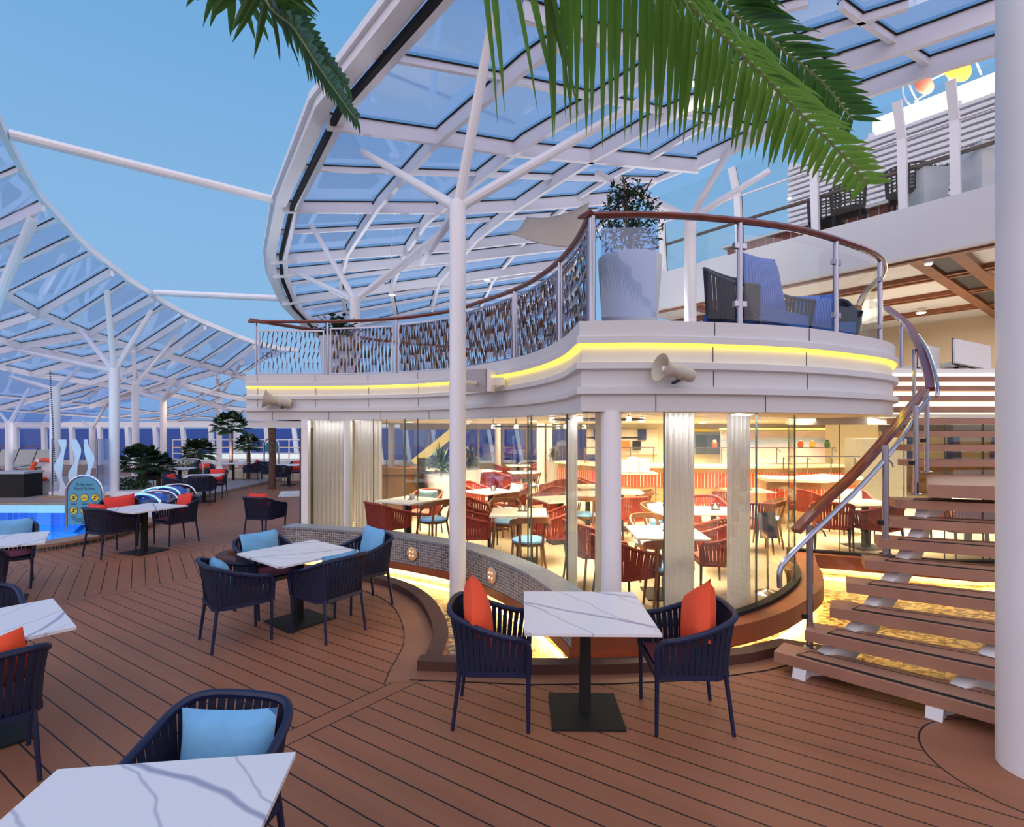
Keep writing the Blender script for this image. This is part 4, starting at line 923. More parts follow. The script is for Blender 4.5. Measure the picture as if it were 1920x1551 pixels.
sp_ = thing('box_loudspeaker', 'grey box loudspeaker on an arm at the inner curve of the balcony', 'loudspeaker', (p.x+nr.x*.36, p.y+nr.y*.36, EYE+.085*p.y), math.radians(-12)); sp_.scale = (1.25, 1.25, 1.25)
MB().add([(-.26, -.13, -.09), (.16, -.13, -.13), (.16, .13, -.13), (-.26, .13, -.09), (-.26, -.13, .11), (.16, -.13, .13), (.16, .13, .13), (-.26, .13, .11)], [(3, 2, 1, 0), (4, 5, 6, 7), (0, 1, 5, 4), (1, 2, 6, 5), (2, 3, 7, 6), (3, 0, 4, 7)]).build('cabinet', speakm, sp_)
MB().box((.19, 0, 0), (.05, .22, .24)).build('end_cap', white, sp_); MB().box((.26, .08, .0), (.14, .1, .09)).build('arm', white, sp_)
MB().tube([(-2.2+2.2, 0, 0), (.3, .12, -.02), (.34, .3, -.02)], .03, 8).build('bracket', white, sp_)
tag(MB().tube([Vector((p.x+nr.x*.30, p.y+nr.y*.30, EYE+.083*p.y)), Vector((-.6, 6.6, 2.62))], .028, 8).build('strut', white, smooth=True), 'short white strut from the slim basin pillar to the box loudspeaker', 'strut')
# ================================================================ palms
def frond(root, rach, prof, n, wd, droop, m_, side=(1, 1), fwd=.75, gap=0.0, dz=.10):
    pts = cr(rach, 10); N_ = len(pts); arc = [0]
    for i in range(1, N_): arc.append(arc[-1]+(pts[i]-pts[i-1]).length)
    T = arc[-1]
    MB().tube(pts, [.022*(1-.75*a/T)+.003 for a in arc], 6).build('rachis', MT['rachis'], root, smooth=True, world=True)
    mb = MB()
    for k in range(n):
        s = T*(gap+(1-gap)*(k+.5)/n)
        i = max(j for j in range(N_) if arc[j] <= s); i = min(i, N_-2); f = (s-arc[i])/(arc[i+1]-arc[i]); p = pts[i].lerp(pts[i+1], f); t = (pts[i+1]-pts[i]).normalized()
        for sgn in (-1, 1):
            if not side[0 if sgn < 0 else 1]: continue
            x = t.cross(Vector((0, 0, 1))).normalized()*sgn
            L = prof(s/T)*(.92+.16*random.random()); fw = fwd*(.9+.2*random.random())
            q_ = max(0, (s/T-.72)/.28); dr = droop*(1-.75*q_); d0 = (x*(1)+t*fw+Vector((0, 0, dz*(1-1.1*q_)+random.random()*.1))).normalized(); w0 = wd*(.85+.3*random.random())
            nv = d0.cross(t).normalized(); prev = None; ns = 6
            for q in range(ns+1):
                u = q/ns; c = p+d0*L*u+Vector((0, 0, -dr*L*u*u*(1+.2*random.random())))
                sd = t.cross(d0).cross(d0).normalized(); hw = w0*math.sin(math.pi*min(1, .12+u*.88))**.7*(1-u*.3)*.5 if q < ns else .0005
                up_ = sd.cross(d0).normalized()*hw*.35
                cur = (c-sd*hw-up_, c, c+sd*hw-up_)
                if prev: mb.add([prev[0], prev[1], prev[2], cur[0], cur[1], cur[2]], [(0, 1, 4, 3), (1, 2, 5, 4)])
                prev = cur
    mb.build('leaflets', m_, root, world=True)
mat('rachis', (.30, .42, .16), .45)
def leaf_mat(name, c, tr):
    m = bpy.data.materials.new(name); m.use_nodes = True; nn = m.node_tree.nodes; L = m.node_tree.links; b = nn['Principled BSDF']
    b.inputs['Base Color'].default_value = (*c, 1); b.inputs['Roughness'].default_value = .38
    t = nn.new('ShaderNodeBsdfTranslucent'); t.inputs[0].default_value = (c[0]*1.6, c[1]*1.5, c[2], 1); mx_ = nn.new('ShaderNodeMixShader'); mx_.inputs[0].default_value = tr
    L.new(b.outputs[0], mx_.inputs[1]); L.new(t.outputs[0], mx_.inputs[2]); L.new(mx_.outputs[0], nn['Material Output'].inputs[0]); MT[name] = m; return m
leafa = leaf_mat('frond_green', (.13, .28, .05), .45); leafb = leaf_mat('frond_dark_green', (.05, .15, .03), .3)
pal = thing('coconut_palm', 'tall palm whose long drooping fronds hang into view from above', 'palm tree', (-.6, -1.1, 0))
MB().tube(cr([(-.6, -1.1, 0), (-.62, -1.05, 2.5), (-.5, -.8, 4.6), (-.4, -.6, 6.0)], 6), [.16]*19, 12).build('trunk', trunkm, pal, smooth=True, world=True)
crown = Vector((-.4, -.6, 6.05))
def lp(a, b, c): return lambda u: (a+(b-a)*min(1, u/.45)) if u < .45 else (b+(c-b)*((u-.45)/.55)**1.3)
frond(pal, [crown, Vector((-.75, .9, 5.9)), P(820, -330, 2.7), P(1010, -200, 2.8), P(1170, -90, 2.9), P(1290, 5, 2.95), P(1400, 110, 3.0), P(1500, 212, 3.05), P(1570, 280, 3.1), P(1628, 345, 3.15)], lambda u: .72 if u < .62 else .72-(u-.62)/.38*.58, 54, .056, .75, leafa, fwd=.40, gap=.57, dz=-.45)
frond(pal, [crown, Vector((.3, .8, 6.0)), Vector((.9, 2.1, 5.5)), P(1340, -60, 3.3), P(1450, 75, 3.45), P(1540, 150, 3.5), P(1600, 225, 3.55)], lp(.6, .62, .2), 72, .050, .5, leafb, fwd=.7, gap=.4)
frond(pal, [crown, Vector((-.7, .9, 5.9)), Vector((-1.15, 2.1, 5.3)), P(480, -60, 2.9), P(555, 55, 3.0), P(610, 140, 3.05), P(668, 222, 3.1)], lp(.6, .64, .12), 110, .055, .30, leafb, fwd=.45, gap=.3, dz=.0)
frond(pal, [crown, Vector((-.9, .8, 5.9)), Vector((-1.35, 2.0, 5.4)), P(400, -80, 2.9), P(520, 10, 3.1), P(590, 90, 3.2), P(650, 160, 3.25)], lp(.55, .6, .12), 90, .052, .25, leafb, fwd=.5, gap=.35, dz=.0)
# fan palms by the pool
def fan_palm(label, px, pyb, D, h, R, n=38, cat='palm', droop=.25, grp='fan palms on the pool deck', trunk=.07):
    X = (px-960)/1000*D; t = thing('fan_palm', label, cat, (X, D, 0), 0, grp)
    MB().tube(cr([(0, 0, 0), (.03, 0, h*.5), (0, 0, h)], 4), trunk, 10).build('trunk', trunkm, t, smooth=True)
    mb = MB()
    for i in range(n):
        a = i*2.4+random.random()*.4; e = -.35+1.6*((i+.5)/n); L = R*(.5+.12*random.random()); d = Vector((math.cos(a)*math.cos(e), math.sin(a)*math.cos(e), math.sin(e))); c = Vector((0, 0, h))+d*L
        mb.bar((0, 0, h), c, .012, .012); sx = Vector((-math.sin(a), math.cos(a), 0)); up_ = sx.cross(d)
        for j in range(15):
            b = (j-7)/7*1.35; dd = (d*math.cos(b)+sx*math.sin(b)).normalized(); LL = R*.55*(1-.25*abs(b)/1.35); wv = dd.cross(up_).normalized()*.034*R/.6
            m1 = c+dd*LL*.55; e1_ = c+dd*LL+Vector((0, 0, -droop*LL)); mb.add([c, m1+wv, e1_, m1-wv], [(0, 1, 2, 3)])
    mb.build('fan_leaves', leafd, t); return t
fan_palm('squat fan palm in the planting bed left of the sunken lounge chairs', 266, 920, 16.3, .95, .72)
fan_palm('low fan palm just right of the squat one, over the lounge rails', 296, 900, 16.9, .75, .6)
fan_palm('small fan palm in front of the sea windows, left of the tall one', 372, 880, 22, 1.0, .75)
fan_palm('tall fan palm with a round dark crown above the red pillow chairs', 432, 880, 21, 2.05, .78, 34)
fan_palm('bushy lower fan palm under the crown of the tall one', 465, 880, 20.6, 1.35, .55)
t = thing('date_palm_trunk', 'bare brown palm trunk beside the restaurant corner', 'palm tree', (-8.1, 18, 0))
MB().tube([(0, 0, 0), (.02, 0, 1.1), (0, 0, 2.1)], [.12, .11, .12], 12).build('trunk', trunkm, t, smooth=True)
def shrub(label, px, D, w_, d_, h, z=0, n=1500):
    o = MB(); X = (px-960)/1000*D; leaf_blob(o, (0, 0, h*.5), (w_/2, d_/2, h*.55), n, .05)
    ob = o.build('leafy_shrub', leafm); ob.location = (X, D, z); tag(ob, label, 'shrub', 'shrubs in the planting bed'); return ob
shrub('low green shrub at the foot of the squat fan palm', 248, 15.9, 1.1, .8, .45, .15)
shrub('green shrub beside the curved steel rail of the planting bed', 378, 17.6, .9, .8, .75, 0)
shrub('clump of green leaves under the small fan palm', 356, 21.0, 1.6, 1, .8, 0)
root = thing('planting_bed', 'low white planter wall holding the palms beside the pool', 'planter', (-11.5, 16.4, 0))
MB().box((-11.6, 16.0, .12), (3.2, 1.6, .24)).build('wall', white, root, world=True)
root = thing('planting_bed', 'curved low cream planter wall below the tall fan palm', 'planter', (-9.3, 20.8, 0))
MB().box((-10.2, 20.9, .2), (6.0, .3, .4)).build('wall', cream, root, world=True)
# ================================================================ poolside things
sg = thing('pool_rules_sign', 'arched blue pool rules board with yellow icons in a steel frame', 'sign', (-8.05, 10.05, .11), math.radians(4))
w2, H = .33, 1.05
arch = [(w2, 0, 0), (w2, 0, H-w2)]+[(w2*math.cos(a*math.pi/12), 0, H-w2+w2*math.sin(a*math.pi/12)) for a in range(13)]+[(-w2, 0, 0)]
MB().tube(arch, .024, 8).build('frame', chrome, sg, smooth=True)
w3 = w2-.03; bd = [(w3, .12)]+[(w3*math.cos(a*math.pi/12), H-w2+w3*math.sin(a*math.pi/12)) for a in range(13)]+[(-w3, .12)]
n = len(bd); MB().add([(x, -.008, z) for x, z in bd]+[(x, .008, z) for x, z in bd], [tuple(range(n)), tuple(range(n, 2*n))[::-1]]+[(i, (i+1) % n, n+(i+1) % n, n+i) for i in range(n)]).build('board', mat('sign_blue', (.11, .38, .55), .35), sg)
inkm = mat('sign_ink', (.02, .06, .10), .5); ylm = mat('sign_yellow', (.78, .66, .06), .5); redl = mat('sign_red', (.45, .12, .03), .5)
def text(body, x, z, size, m_, parent, y=-.010, name='lettering', rot=(math.pi/2, 0, 0)):
    c = bpy.data.curves.new(name, 'FONT'); c.body = body; c.size = size; c.align_x = 'CENTER'; c.extrude = .0008; c.materials.append(m_)
    o = bpy.data.objects.new(name, c); COL.objects.link(o); 
    me = bpy.data.meshes.new_from_object(o); bpy.data.objects.remove(o); o = bpy.data.objects.new(name, me); COL.objects.link(o)
    o.location = (x, y, z); o.rotation_euler = rot; o.parent = parent; return o
text('Solarium', 0, .855, .085, inkm, sg); text('Pool Rules', 0, .775, .085, inkm, sg)
Ry = Matrix.Rotation(math.pi/2, 3, 'X')
for r_ in range(2):
    for c_ in range(3):
        x = (c_-1)*.19; z = .63-r_*.24
        MB().lathe([(.001, 0), (.075, 0), (.075, .003), (.001, .003)], (x, -.009, z), 20, Ry).build('icon_ring', inkm, sg)
        MB().lathe([(.001, 0), (.066, 0), (.066, .004), (.001, .004)], (x, -.010, z), 20, Ry).build('icon_disc', ylm, sg)
        if (r_, c_) == (0, 1): text('16+', x, z-.022, .06, inkm, sg, y=-.016, name='icon_text')
        else:
            g = MB(); g.box((x, -.016, z), (.02, .002, .07)); g.box((x, -.016, z), (.07, .002, .02), M=Matrix.Rotation(.7+c_*.5+r_, 3, 'Y')); g.build('icon_figure', inkm, sg)
            g = MB(); g.box((x, -.018, z), (.13, .002, .012), M=Matrix.Rotation(-.75, 3, 'Y')); g.build('icon_bar', redl, sg)
        g = MB(); g.box((x, -.010, z-.10), (.12, .002, .010)); g.box((x, -.010, z-.12), (.09, .002, .010)); g.build('caption_lines', inkm, sg)
g = MB()
for i in range(3): g.box((-.04+i*.01, -.010, .235-i*.022), (.36-i*.04, .002, .009))
g.build('caption_lines', inkm, sg)
MB().box((.02, -.010, .15), (.16, .002, .028)).build('brand_patch', mat('brand_blue', (.02, .05, .20), .5), sg)
# etched glass screen
sc1 = thing('glass_screen', 'etched glass shower screen with white wavy figures behind the sign', 'screen', (-12.2, 15.0, 0))
MB().box((-12.3, 15.0, .95), (1.2, .02, 1.6)).build('pane', clearg, sc1, world=True)
etm = mat('etched_white', (.62, .70, .80), .6)
for k, cx in enumerate((-12.67, -12.27, -11.9)):
    L_, R_ = [], []
    for i in range(25):
        z = .15+1.58*i/24; wob = .07*math.sin(z*5.2+k*1.1); hw = .09+.035*math.sin(z*8+k*2)
        L_.append((cx+wob-hw, z)); R_.append((cx+wob+hw, z))
    poly = L_+R_[::-1]; n = len(poly); MB().add([(x, 14.985, z) for x, z in poly]+[(x, 14.975, z) for x, z in poly], [(i, i+1, n-2-i, n-1-i) for i in range(24)]+[(n+i, n+n-1-i, n+n-2-i, n+i+1) for i in range(24)]).build('etched_figure', etm, sc1, world=True)
MB().box((-11.62, 15.3, .95), (.03, .6, 1.6)).build('side_pane', frostg, sc1, world=True)
for x in (-12.93, -11.67): MB().box((x, 15.0, .95), (.03, .03, 1.62)).build('post', steel, sc1, world=True)
MB().box((-12.3, 15.05, .07), (1.7, .5, .14)).build('kerb', tanwood, sc1, world=True)
# dotted rope on the pillar
rp_ = MB()
for i in range(60):
    z = .5+i*.055; rp_.box((-13.52-.0035*i*0+(-.17)*(i/60), 15.8, z), (.035, .02, .03))
tag(rp_.build('beaded_cord', blackm), 'black beaded cord hanging along the white pillar left of the glass screen', 'cord')
# life ring
lr = thing('life_ring', 'orange life ring with white bands leaning by the white pillar', 'life ring', (-13.95, 15.9, .82))
Rr = Matrix.Rotation(math.radians(18), 3, 'Z')
def ringarc(a0, a1, r=.06):
    k = max(3, int((a1-a0)/.26)); return MB().tube([Rr @ Vector((.29*math.cos(a0+(a1-a0)*i/k), 0, .29*math.sin(a0+(a1-a0)*i/k))) for i in range(k+1)], r, 12)
om = mat('life_ring_orange', (.85, .10, .03), .5)
for q in range(4):
    ringarc(q*math.pi/2+.62, q*math.pi/2+math.pi/2+.38, .06).build('ring_segment', om, lr, smooth=True); ringarc(q*math.pi/2+.38, q*math.pi/2+.62, .062).build('white_band', white, lr, smooth=True)
MB().box((0, .12, -.25), (.3, .08, 1.1)).build('holder', white, lr)
# black container with grey top
t = thing('storage_box', 'black storage box with a grey lid near the pool edge', 'box', (-14.2, 15.2, .0))
MB().box((-14.2, 15.3, .40), (.95, .6, .72)).build('body', blackm, t, world=True); MB().box((-14.2, 15.3, .79), (1.0, .66, .06)).build('lid', mat('grey_lid', (.45, .45, .48), .5), t, world=True)
# curved steel rail near shrubs
tag(MB().tube(cr([(-11.0, 17.4, 1.02), (-10.2, 17.2, 1.05), (-9.95, 17.15, .95), (-9.93, 17.14, .5), (-9.93, 17.14, 0)], 5), .025, 8).build('steel_rail', steel, smooth=True), 'bent steel rail rising behind the red pillow chairs by the shrubs', 'rail')
# tiled whirl loungers with steel hoops
for k, (px, D, s) in enumerate([(262, 11.9, 1.0), (303, 13.3, 1.0)]):
    X = (px-960)/1000*D
    t = thing('tiled_pool_lounger', ['blue mosaic pool lounger with steel hoop, nearer of the pair', 'blue mosaic pool lounger with steel hoop, farther of the pair'][k], 'pool lounger', (X, D, 0), 0, 'tiled loungers at the pool edge')
    prof2 = cr([(-1.3, 0, -.3), (-.8, 0, .12), (-.25, 0, .42), (.25, 0, .52), (.5, 0, .40)], 5)
    rws = [[Vector((p.x, -.25+.5*j/4, p.z+(.06*abs(j-2)/2))) for j in range(5)] for p in prof2]
    mb = MB().sheet(rws); mb.sheet([[v+Vector((0, 0, -.12)) for v in r] for r in rws])
    mb.build('tiled_seat', bluetile, t, smooth=True)
    for y in (-.3, .3): MB().tube(cr([(-.8, y, .16), (-.25, y, .52), (.2, y, .62), (.55, y, .56), (.68, y, .34), (.52, y, .10), (.45, y, .02), (.45, y, -.1)], 5), .024, 8).build('steel_hoop', chrome, t, smooth=True)
    MB().box((.3, 0, -.0), (.7, .56, .5)).build('base', mat('white_tile_%d' % k, (.7, .72, .8), .4), t)
# poolside loungers far left
def slinger():
    t = thing('sling_lounger', '', 'lounger', group='grey sling loungers by the sea windows')
    MB().bar((0, -.25, .38), (0, -.75, 1.02), .62, .03).build('back_sling', sandm, t); MB().box((0, .45, .36), (.62, 1.35, .03)).build('seat_sling', sandm, t)
    for a in (-1, 1):
        MB().bar((a*.33, -.25, .36), (a*.33, -.78, 1.05), .04, .04).bar((a*.33, -.3, .35), (a*.33, 1.15, .35), .04, .04).build('side_rail', darkm, t)
        for b in (-.2, 1.0): MB().box((a*.31, b, .17), (.04, .04, .35)).build('leg', darkm, t)
    return reg(t)
sl_ = slinger()
for px, D, lb in [(2, 22.5, 'grey sling lounger cut off by the left border, by the sea windows'), (37, 22.5, 'grey sling lounger between the white pillar and the slanted window post'), (72, 22.3, 'grey sling lounger just left of the orange life ring'), (355, 26, 'grey sling lounger between the small fan palm and a slanted post')]:
    place(sl_, ((px-960)/1000*D, D, .1 if D < 25 else 0), math.radians(180+20), lb)
t = thing('round_side_sign', 'small teal round sign in a steel hoop by the far railing', 'sign', (-10.6, 23.5, 0))
MB().tube([(-.32, 0, 0), (-.32, 0, 1.3)]+[(.32*math.cos(math.pi-a*math.pi/8), 0, 1.3+.32*math.sin(math.pi-a*math.pi/8)) for a in range(1, 9)]+[(.32, 0, 0)], .035, 8).build('hoop', chrome, t, smooth=True)
MB().lathe([(.001, 0), (.28, 0), (.28, .02), (.001, .02)], (0, 0, 1.2), 20, Ry).build('disc', mat('teal_disc', (.02, .30, .38), .4), t)
# ================================================================ rope armchairs
def rope_chair(frame, rope, cush, legm, nm='rope_armchair'):
    t = thing(nm, '', 'chair')
    # top rail: front of the left arm -> round the back -> front of the right arm; front is +Y
    top = [(-.285, .25, .60), (-.287, .22, .635), (-.290, .10, .655), (-.292, -.06, .70), (-.275, -.20, .755), (-.20, -.285, .785), (0, -.31, .79)]
    top = cr(top+[(-x, y, z) for x, y, z in top[:-1][::-1]], 5)
    rail = cr([(-.265, .25, .40), (-.28, .255, .55)], 2)+top+cr([(.28, .255, .55), (.265, .25, .40)], 2)
    MB().tube(rail, .021, 8).build('top_rail', frame, t, smooth=True)
    bot = []
    for p in top:
        bot.append(Vector((max(-.255, min(.255, p.x*.90)), max(-.225, min(.235, p.y*.86)), .405)))
    m = MB(); arc = [0]
    for i in range(1, len(top)): arc.append(arc[-1]+(top[i]-top[i-1]).length)
    n = 36
    def at(seq, s):
        for i in range(len(seq)-1):
            if arc[i+1] >= s: f = (s-arc[i])/(arc[i+1]-arc[i]); return seq[i].lerp(seq[i+1], f), (top[i+1]-top[i]).normalized()
        return seq[-1], (top[-1]-top[-2]).normalized()
    for k in range(n):
        s = arc[-1]*(k+.5)/n; a, tg = at(top, s); b, _ = at(bot, s); nrm = Vector((tg.y, -tg.x, 0)).normalized(); tg = Vector((tg.x, tg.y, 0)).normalized()
        hw = .0168; th = .004
        vs = []
        for c, z_ in ((a, 0), (a.lerp(b, .5)+nrm*(-.006), 0), (b, 0)):
            vs += [c-tg*hw-nrm*th, c+tg*hw-nrm*th, c+tg*hw+nrm*th, c-tg*hw+nrm*th]
        m.add(vs, [(i*4+j, i*4+(j+1) % 4, i*4+4+(j+1) % 4, i*4+4+j) for i in range(2) for j in range(4)])
    m.build('rope_back', rope, t)
    fr = [(-.25, .245, .395), (-.25, -.15, .395), (-.19, -.235, .395), (.19, -.235, .395), (.25, -.15, .395), (.25, .245, .395)]
    MB().pbar(fr, .03, .04, closed=True).build('seat_frame', frame, t)
    MB().prism([(x*.96, y*.96) for x, y, _ in fr], .395, .405).build('seat_base', frame, t)
    a, b = [], []
    for i in range(9):
        r1, r2 = [], []
        for j in range(9):
            u, v = -1+i/4, -1+j/4; d = (1-u**4)**.5*(1-v**4)**.5
            r1.append(Vector((u*.235, .01+v*.225, .43+.035*d))); r2.append(Vector((u*.235, .01+v*.225, .43-.025*d)))
        a.append(r1); b.append(r2)
    MB().sheet(a).sheet(b).build('seat_cushion', cush, t, smooth=True)
    for sx in (-1, 1):
        MB().tube([(sx*.262, .25, .42), (sx*.245, .25, 0)], [.016, .013], 8).build('leg', legm, t, smooth=True)
        MB().tube([(sx*.215, -.215, .41), (sx*.235, -.265, 0)], [.016, .013], 8).build('leg', legm, t, smooth=True)
    return reg(t)
NV = rope_chair(navyf, navyw, redcush, navyf)
def pedestal(top=(.88, .88), nm='cafe_table', m_=None):
    t = thing(nm, '', 'table')
    a, b = top[0]/2, top[1]/2
    MB().prism([(-a, -b), (a, -b), (a, b), (-a, b)], .715, .735).build('tabletop', m_ or marblem, t)
    MB().box((0, 0, .36), (.075, .075, .70)).build('column', blackm, t)
    MB().box((0, 0, .008), (.50, .50, .014)).build('base_plate', blackm, t)
    MB().box((0, 0, .705), (.3, .3, .018)).build('support_plate', blackm, t)
    return reg(t)
TB = pedestal()
GT = 'white marble cafe tables on the deck'; GC = 'navy rope armchairs on the deck'; GP = 'pillows on the deck chairs'
place(TB, (.527, 3.85, 0), math.radians(-1), 'white marble cafe table flanked by two chairs with orange pillows, near the staircase', GT)
place(TB, (-2.27, 5.67, 0), math.radians(51.2), 'white marble cafe table with four navy chairs beside the curved basin', GT)
place(TB, (-1.26, 1.675, 0), math.radians(7.2), 'white marble cafe table with a broad blue vein, cut off by the lower border', GT)
place(TB, (-3.51, 3.50, 0), math.radians(-41.5), 'white marble cafe table at the left border, orange pillow in front', GT)
place(TB, (-6.0, 6.22, 0), math.radians(-52), 'white marble cafe table at the left border beside the pool', GT)
place(TB, (-6.1, 8.85, 0), math.radians(-22), 'white marble cafe table with red pillow chairs in front of the pool rules sign', GT)
place(TB, (-8.6, 14.9, 0), math.radians(20), 'white marble cafe table behind the steel hoops, chair backs round it', GT)
place(TB, (-10.9, 16.9+.6, 0), math.radians(10), 'white marble cafe table just behind the low shrub, red pillows beyond', GT)
place(TB, (-10.45, 20.0, 0), math.radians(12), 'white marble cafe table below the tall fan palm', GT)
place(TB, (-8.05, 19.2, 0), math.radians(5), 'white marble cafe table beside the bare palm trunk', GT)
place(TB, (-4.25, 10.85, 0), math.radians(20), 'white marble cafe table partly behind the restaurant corner post', GT)
def chair(x, y, f, label): return place(NV, (x, y, 0), face(*f), label, GC)
chair(-.13, 3.84, (1, -.04), 'navy rope armchair with an orange pillow left of the table nearest the staircase')
chair(1.22, 3.79, (-1, .03), 'navy rope armchair with an orange pillow right of the table nearest the staircase')
chair(-2.68, 5.18, (.74, .67), 'navy rope armchair with its back to us, left front of the four-chair table')
chair(-1.84, 5.38, (-.82, .57), 'navy rope armchair with its back to us, right front of the four-chair table')
chair(-2.76, 6.02, (.82, -.57), 'navy rope armchair at the far left of the four-chair table, pale blue pillow')
chair(-1.74, 6.18, (-.74, -.67), 'navy rope armchair with a bright blue pillow against the mosaic wall')
chair(-1.30, 2.22, (-.12, -.99), 'large navy rope armchair with light blue pillow at the lower border')
chair(-3.10, 3.10, (-.75, .66), 'navy rope armchair with orange pillow cut off by the left border')
chair(-4.02, 3.95, (.75, -.66), 'navy rope armchair peeking out behind the left border table with two faint veins')
chair(-5.72, 5.60, (-.62, .78), 'navy rope armchair in front of the poolside left border table')
chair(-6.50, 6.86, (.62, -.78), 'navy rope armchair with long light blue pillow by the pool edge')
chair(-6.50, 8.62, (.39, .92), 'navy rope armchair with its back to us, left of the sign table')
chair(-6.01, 9.56, (-.5, -.86), 'navy rope armchair with a red pillow right of the sign table')
chair(-6.85, 9.32, (.60, -.80), 'navy rope armchair with a red pillow behind the sign table, facing us')
chair(-8.30, 14.3, (-.3, .95), 'navy rope armchair with its back to us beyond the steel hoops, right one')
chair(-9.25, 14.7, (.95, .1), 'navy rope armchair with its back to us beyond the steel hoops, left one')
chair(-8.75, 15.75, (.2, -.98), 'navy rope armchair with a red pillow behind the table past the steel hoops')
chair(-11.75, 17.3, (.97, .1), 'navy rope armchair left of the table behind the low shrub')
chair(-10.65, 18.3, (-.1, -.99), 'navy rope armchair with a red pillow, beyond the table behind the low shrub')
chair(-11.25, 19.5, (.97, .2), 'navy rope armchair left of the table below the tall fan palm')
chair(-9.80, 20.2, (-.97, -.1), 'navy rope armchair with a red pillow, right of the table below the tall fan palm')
chair(-8.85, 19.6, (.95, -.2), 'navy rope armchair with its side to us, left of the table by the palm trunk')
chair(-7.95, 18.3, (-.1, .99), 'navy rope armchair, back to us, in front of the table by the palm trunk')
chair(-8.1, 20.1, (.1, -.99), 'navy rope armchair with a red pillow behind the table by the palm trunk')
chair(-4.62, 9.95, (.25, .97), 'navy rope armchair with a red pillow beside the restaurant corner post')
def seatpillow(cx, cy, f, label, m_, nm='throw_pillow', off=-.13, size=(.42, .36), th=.13, z=.64, roll=0, tilt=.22, side=0):
    fx, fy = Vector(f).normalized(); rz = face(fx, fy)
    return pillow(nm, label, m_, (cx+fx*off+fy*side, cy+fy*off-fx*side, z), rz, tilt, size, th, roll, grp=GP)
seatpillow(-.13, 3.84, (1, -.04), 'bright orange pillow standing on one corner in the chair left of the staircase table', orange, z=.71, roll=.62, size=(.44, .44), th=.17, off=-.11, side=.02)
seatpillow(1.22, 3.79, (-1, .03), 'bright orange pillow standing on one corner in the chair right of the staircase table', orange, z=.71, roll=.55, size=(.44, .44), th=.17, off=-.10)
seatpillow(-2.68, 5.18, (.74, .67), 'pale blue pillow peeking over the chair left front of the four-chair table', lblue, z=.63)
seatpillow(-1.84, 5.38, (-.82, .57), 'light blue pillow edge showing inside the chair right front of the four-chair table', lblue, z=.64)
seatpillow(-2.76, 6.02, (.82, -.57), 'pale blue pillow facing us at the far left of the four-chair table', lblue, z=.68, size=(.46, .38))
seatpillow(-1.74, 6.18, (-.74, -.67), 'bright blue pillow leaning in the chair against the mosaic wall', lblue, z=.69, size=(.48, .40))
seatpillow(-1.30, 2.22, (-.12, -.99), 'large light blue pillow in the chair at the lower border', lblue, z=.62, size=(.46, .36), off=-.14, side=-.02, roll=.06)
seatpillow(-3.10, 3.10, (-.75, .66), 'orange pillow rising above the chair cut off by the left border', orange, z=.68, size=(.44, .34), roll=-.25)
seatpillow(-5.72, 5.60, (-.62, .78), 'pale blue pillow top seen over the chair in front of the poolside table', lblue, z=.66)
seatpillow(-6.50, 6.86, (.62, -.78), 'long light blue pillow in the armchair at the pool edge', lblue, z=.68, size=(.50, .36))
seatpillow(-6.50, 8.62, (.39, .92), 'red pillow edge rising over the chair left of the sign table', redpil, z=.68, off=-.16)
seatpillow(-6.01, 9.56, (-.5, -.86), 'red pillow in the chair right of the sign table', redpil, z=.68, roll=.15, size=(.42, .38))
seatpillow(-6.85, 9.32, (.60, -.80), 'wide red pillow in the chair behind the sign table', redpil, z=.68, size=(.46, .36), roll=.1)
seatpillow(-8.75, 15.75, (.2, -.98), 'red pillow in the chair beyond the steel hoops', redpil, z=.66)
seatpillow(-9.25, 14.7, (.95, .1), 'small red pillow edge by the left chair beyond the steel hoops', redpil, z=.62)
seatpillow(-10.65, 18.3, (-.1, -.99), 'red pillow beyond the table behind the low shrub', redpil, z=.66)
seatpillow(-9.80, 20.2, (-.97, -.1), 'red pillow in the chair below the tall fan palm', redpil, z=.68, roll=.2)
seatpillow(-8.1, 20.1, (.1, -.99), 'red pillow behind the table by the bare palm trunk', redpil, z=.64)
seatpillow(-4.62, 9.95, (.25, .97), 'red pillow top over the chair beside the restaurant corner post', redpil, z=.68, off=-.14)
t = thing('waste_bin', 'small grey mosaic waste bin beyond the restaurant corner', 'bin', (-5.1, 14.3, 0))
MB().lathe([(.18, 0), (.20, .55), (.16, .56)], n=18).build('body', walltile if False else speakm, t, smooth=True)
# ================================================================ dining room
ZF = .10
RC = rope_chair(redrope, redrope, pinkcush, blackm, 'dining_armchair')
def wood_chair():
    t = thing('dining_chair', '', 'chair')
    top = cr([(-.25, .02, .66), (-.25, -.12, .72), (-.17, -.25, .76), (0, -.28, .77), (.17, -.25, .76), (.25, -.12, .72), (.25, .02, .66)], 4)
    MB().pbar(top, .022, .075).build('backrest', chairwood, t)
    MB().lathe([(.001, .44), (.20, .44), (.225, .455), (.225, .475), (.19, .49), (.001, .495)], n=22).build('seat', sblue, t, smooth=True)
    MB().lathe([(.001, .41), (.205, .41), (.215, .44), (.001, .44)], n=22).build('seat_rim', chairwood, t)
    for sx in (-1, 1):
        MB().tube([(sx*.24, .0, .68), (sx*.19, .14, .43), (sx*.22, .19, 0)], [.016, .02, .013], 7).build('leg', chairwood, t, smooth=True)
        MB().tube([(sx*.17, -.24, .74), (sx*.15, -.16, .43), (sx*.2, -.22, 0)], [.016, .02, .013], 7).build('leg', chairwood, t, smooth=True)
    return reg(t)
WC = wood_chair()
DT = pedestal((.80, .80), 'dining_table')
for c in DT.children:
    if c.name.startswith('tabletop'): c.data = c.data.copy(); c.data.materials[0] = mat('dining_top', (.82, .80, .75), .25)
reg(DT)
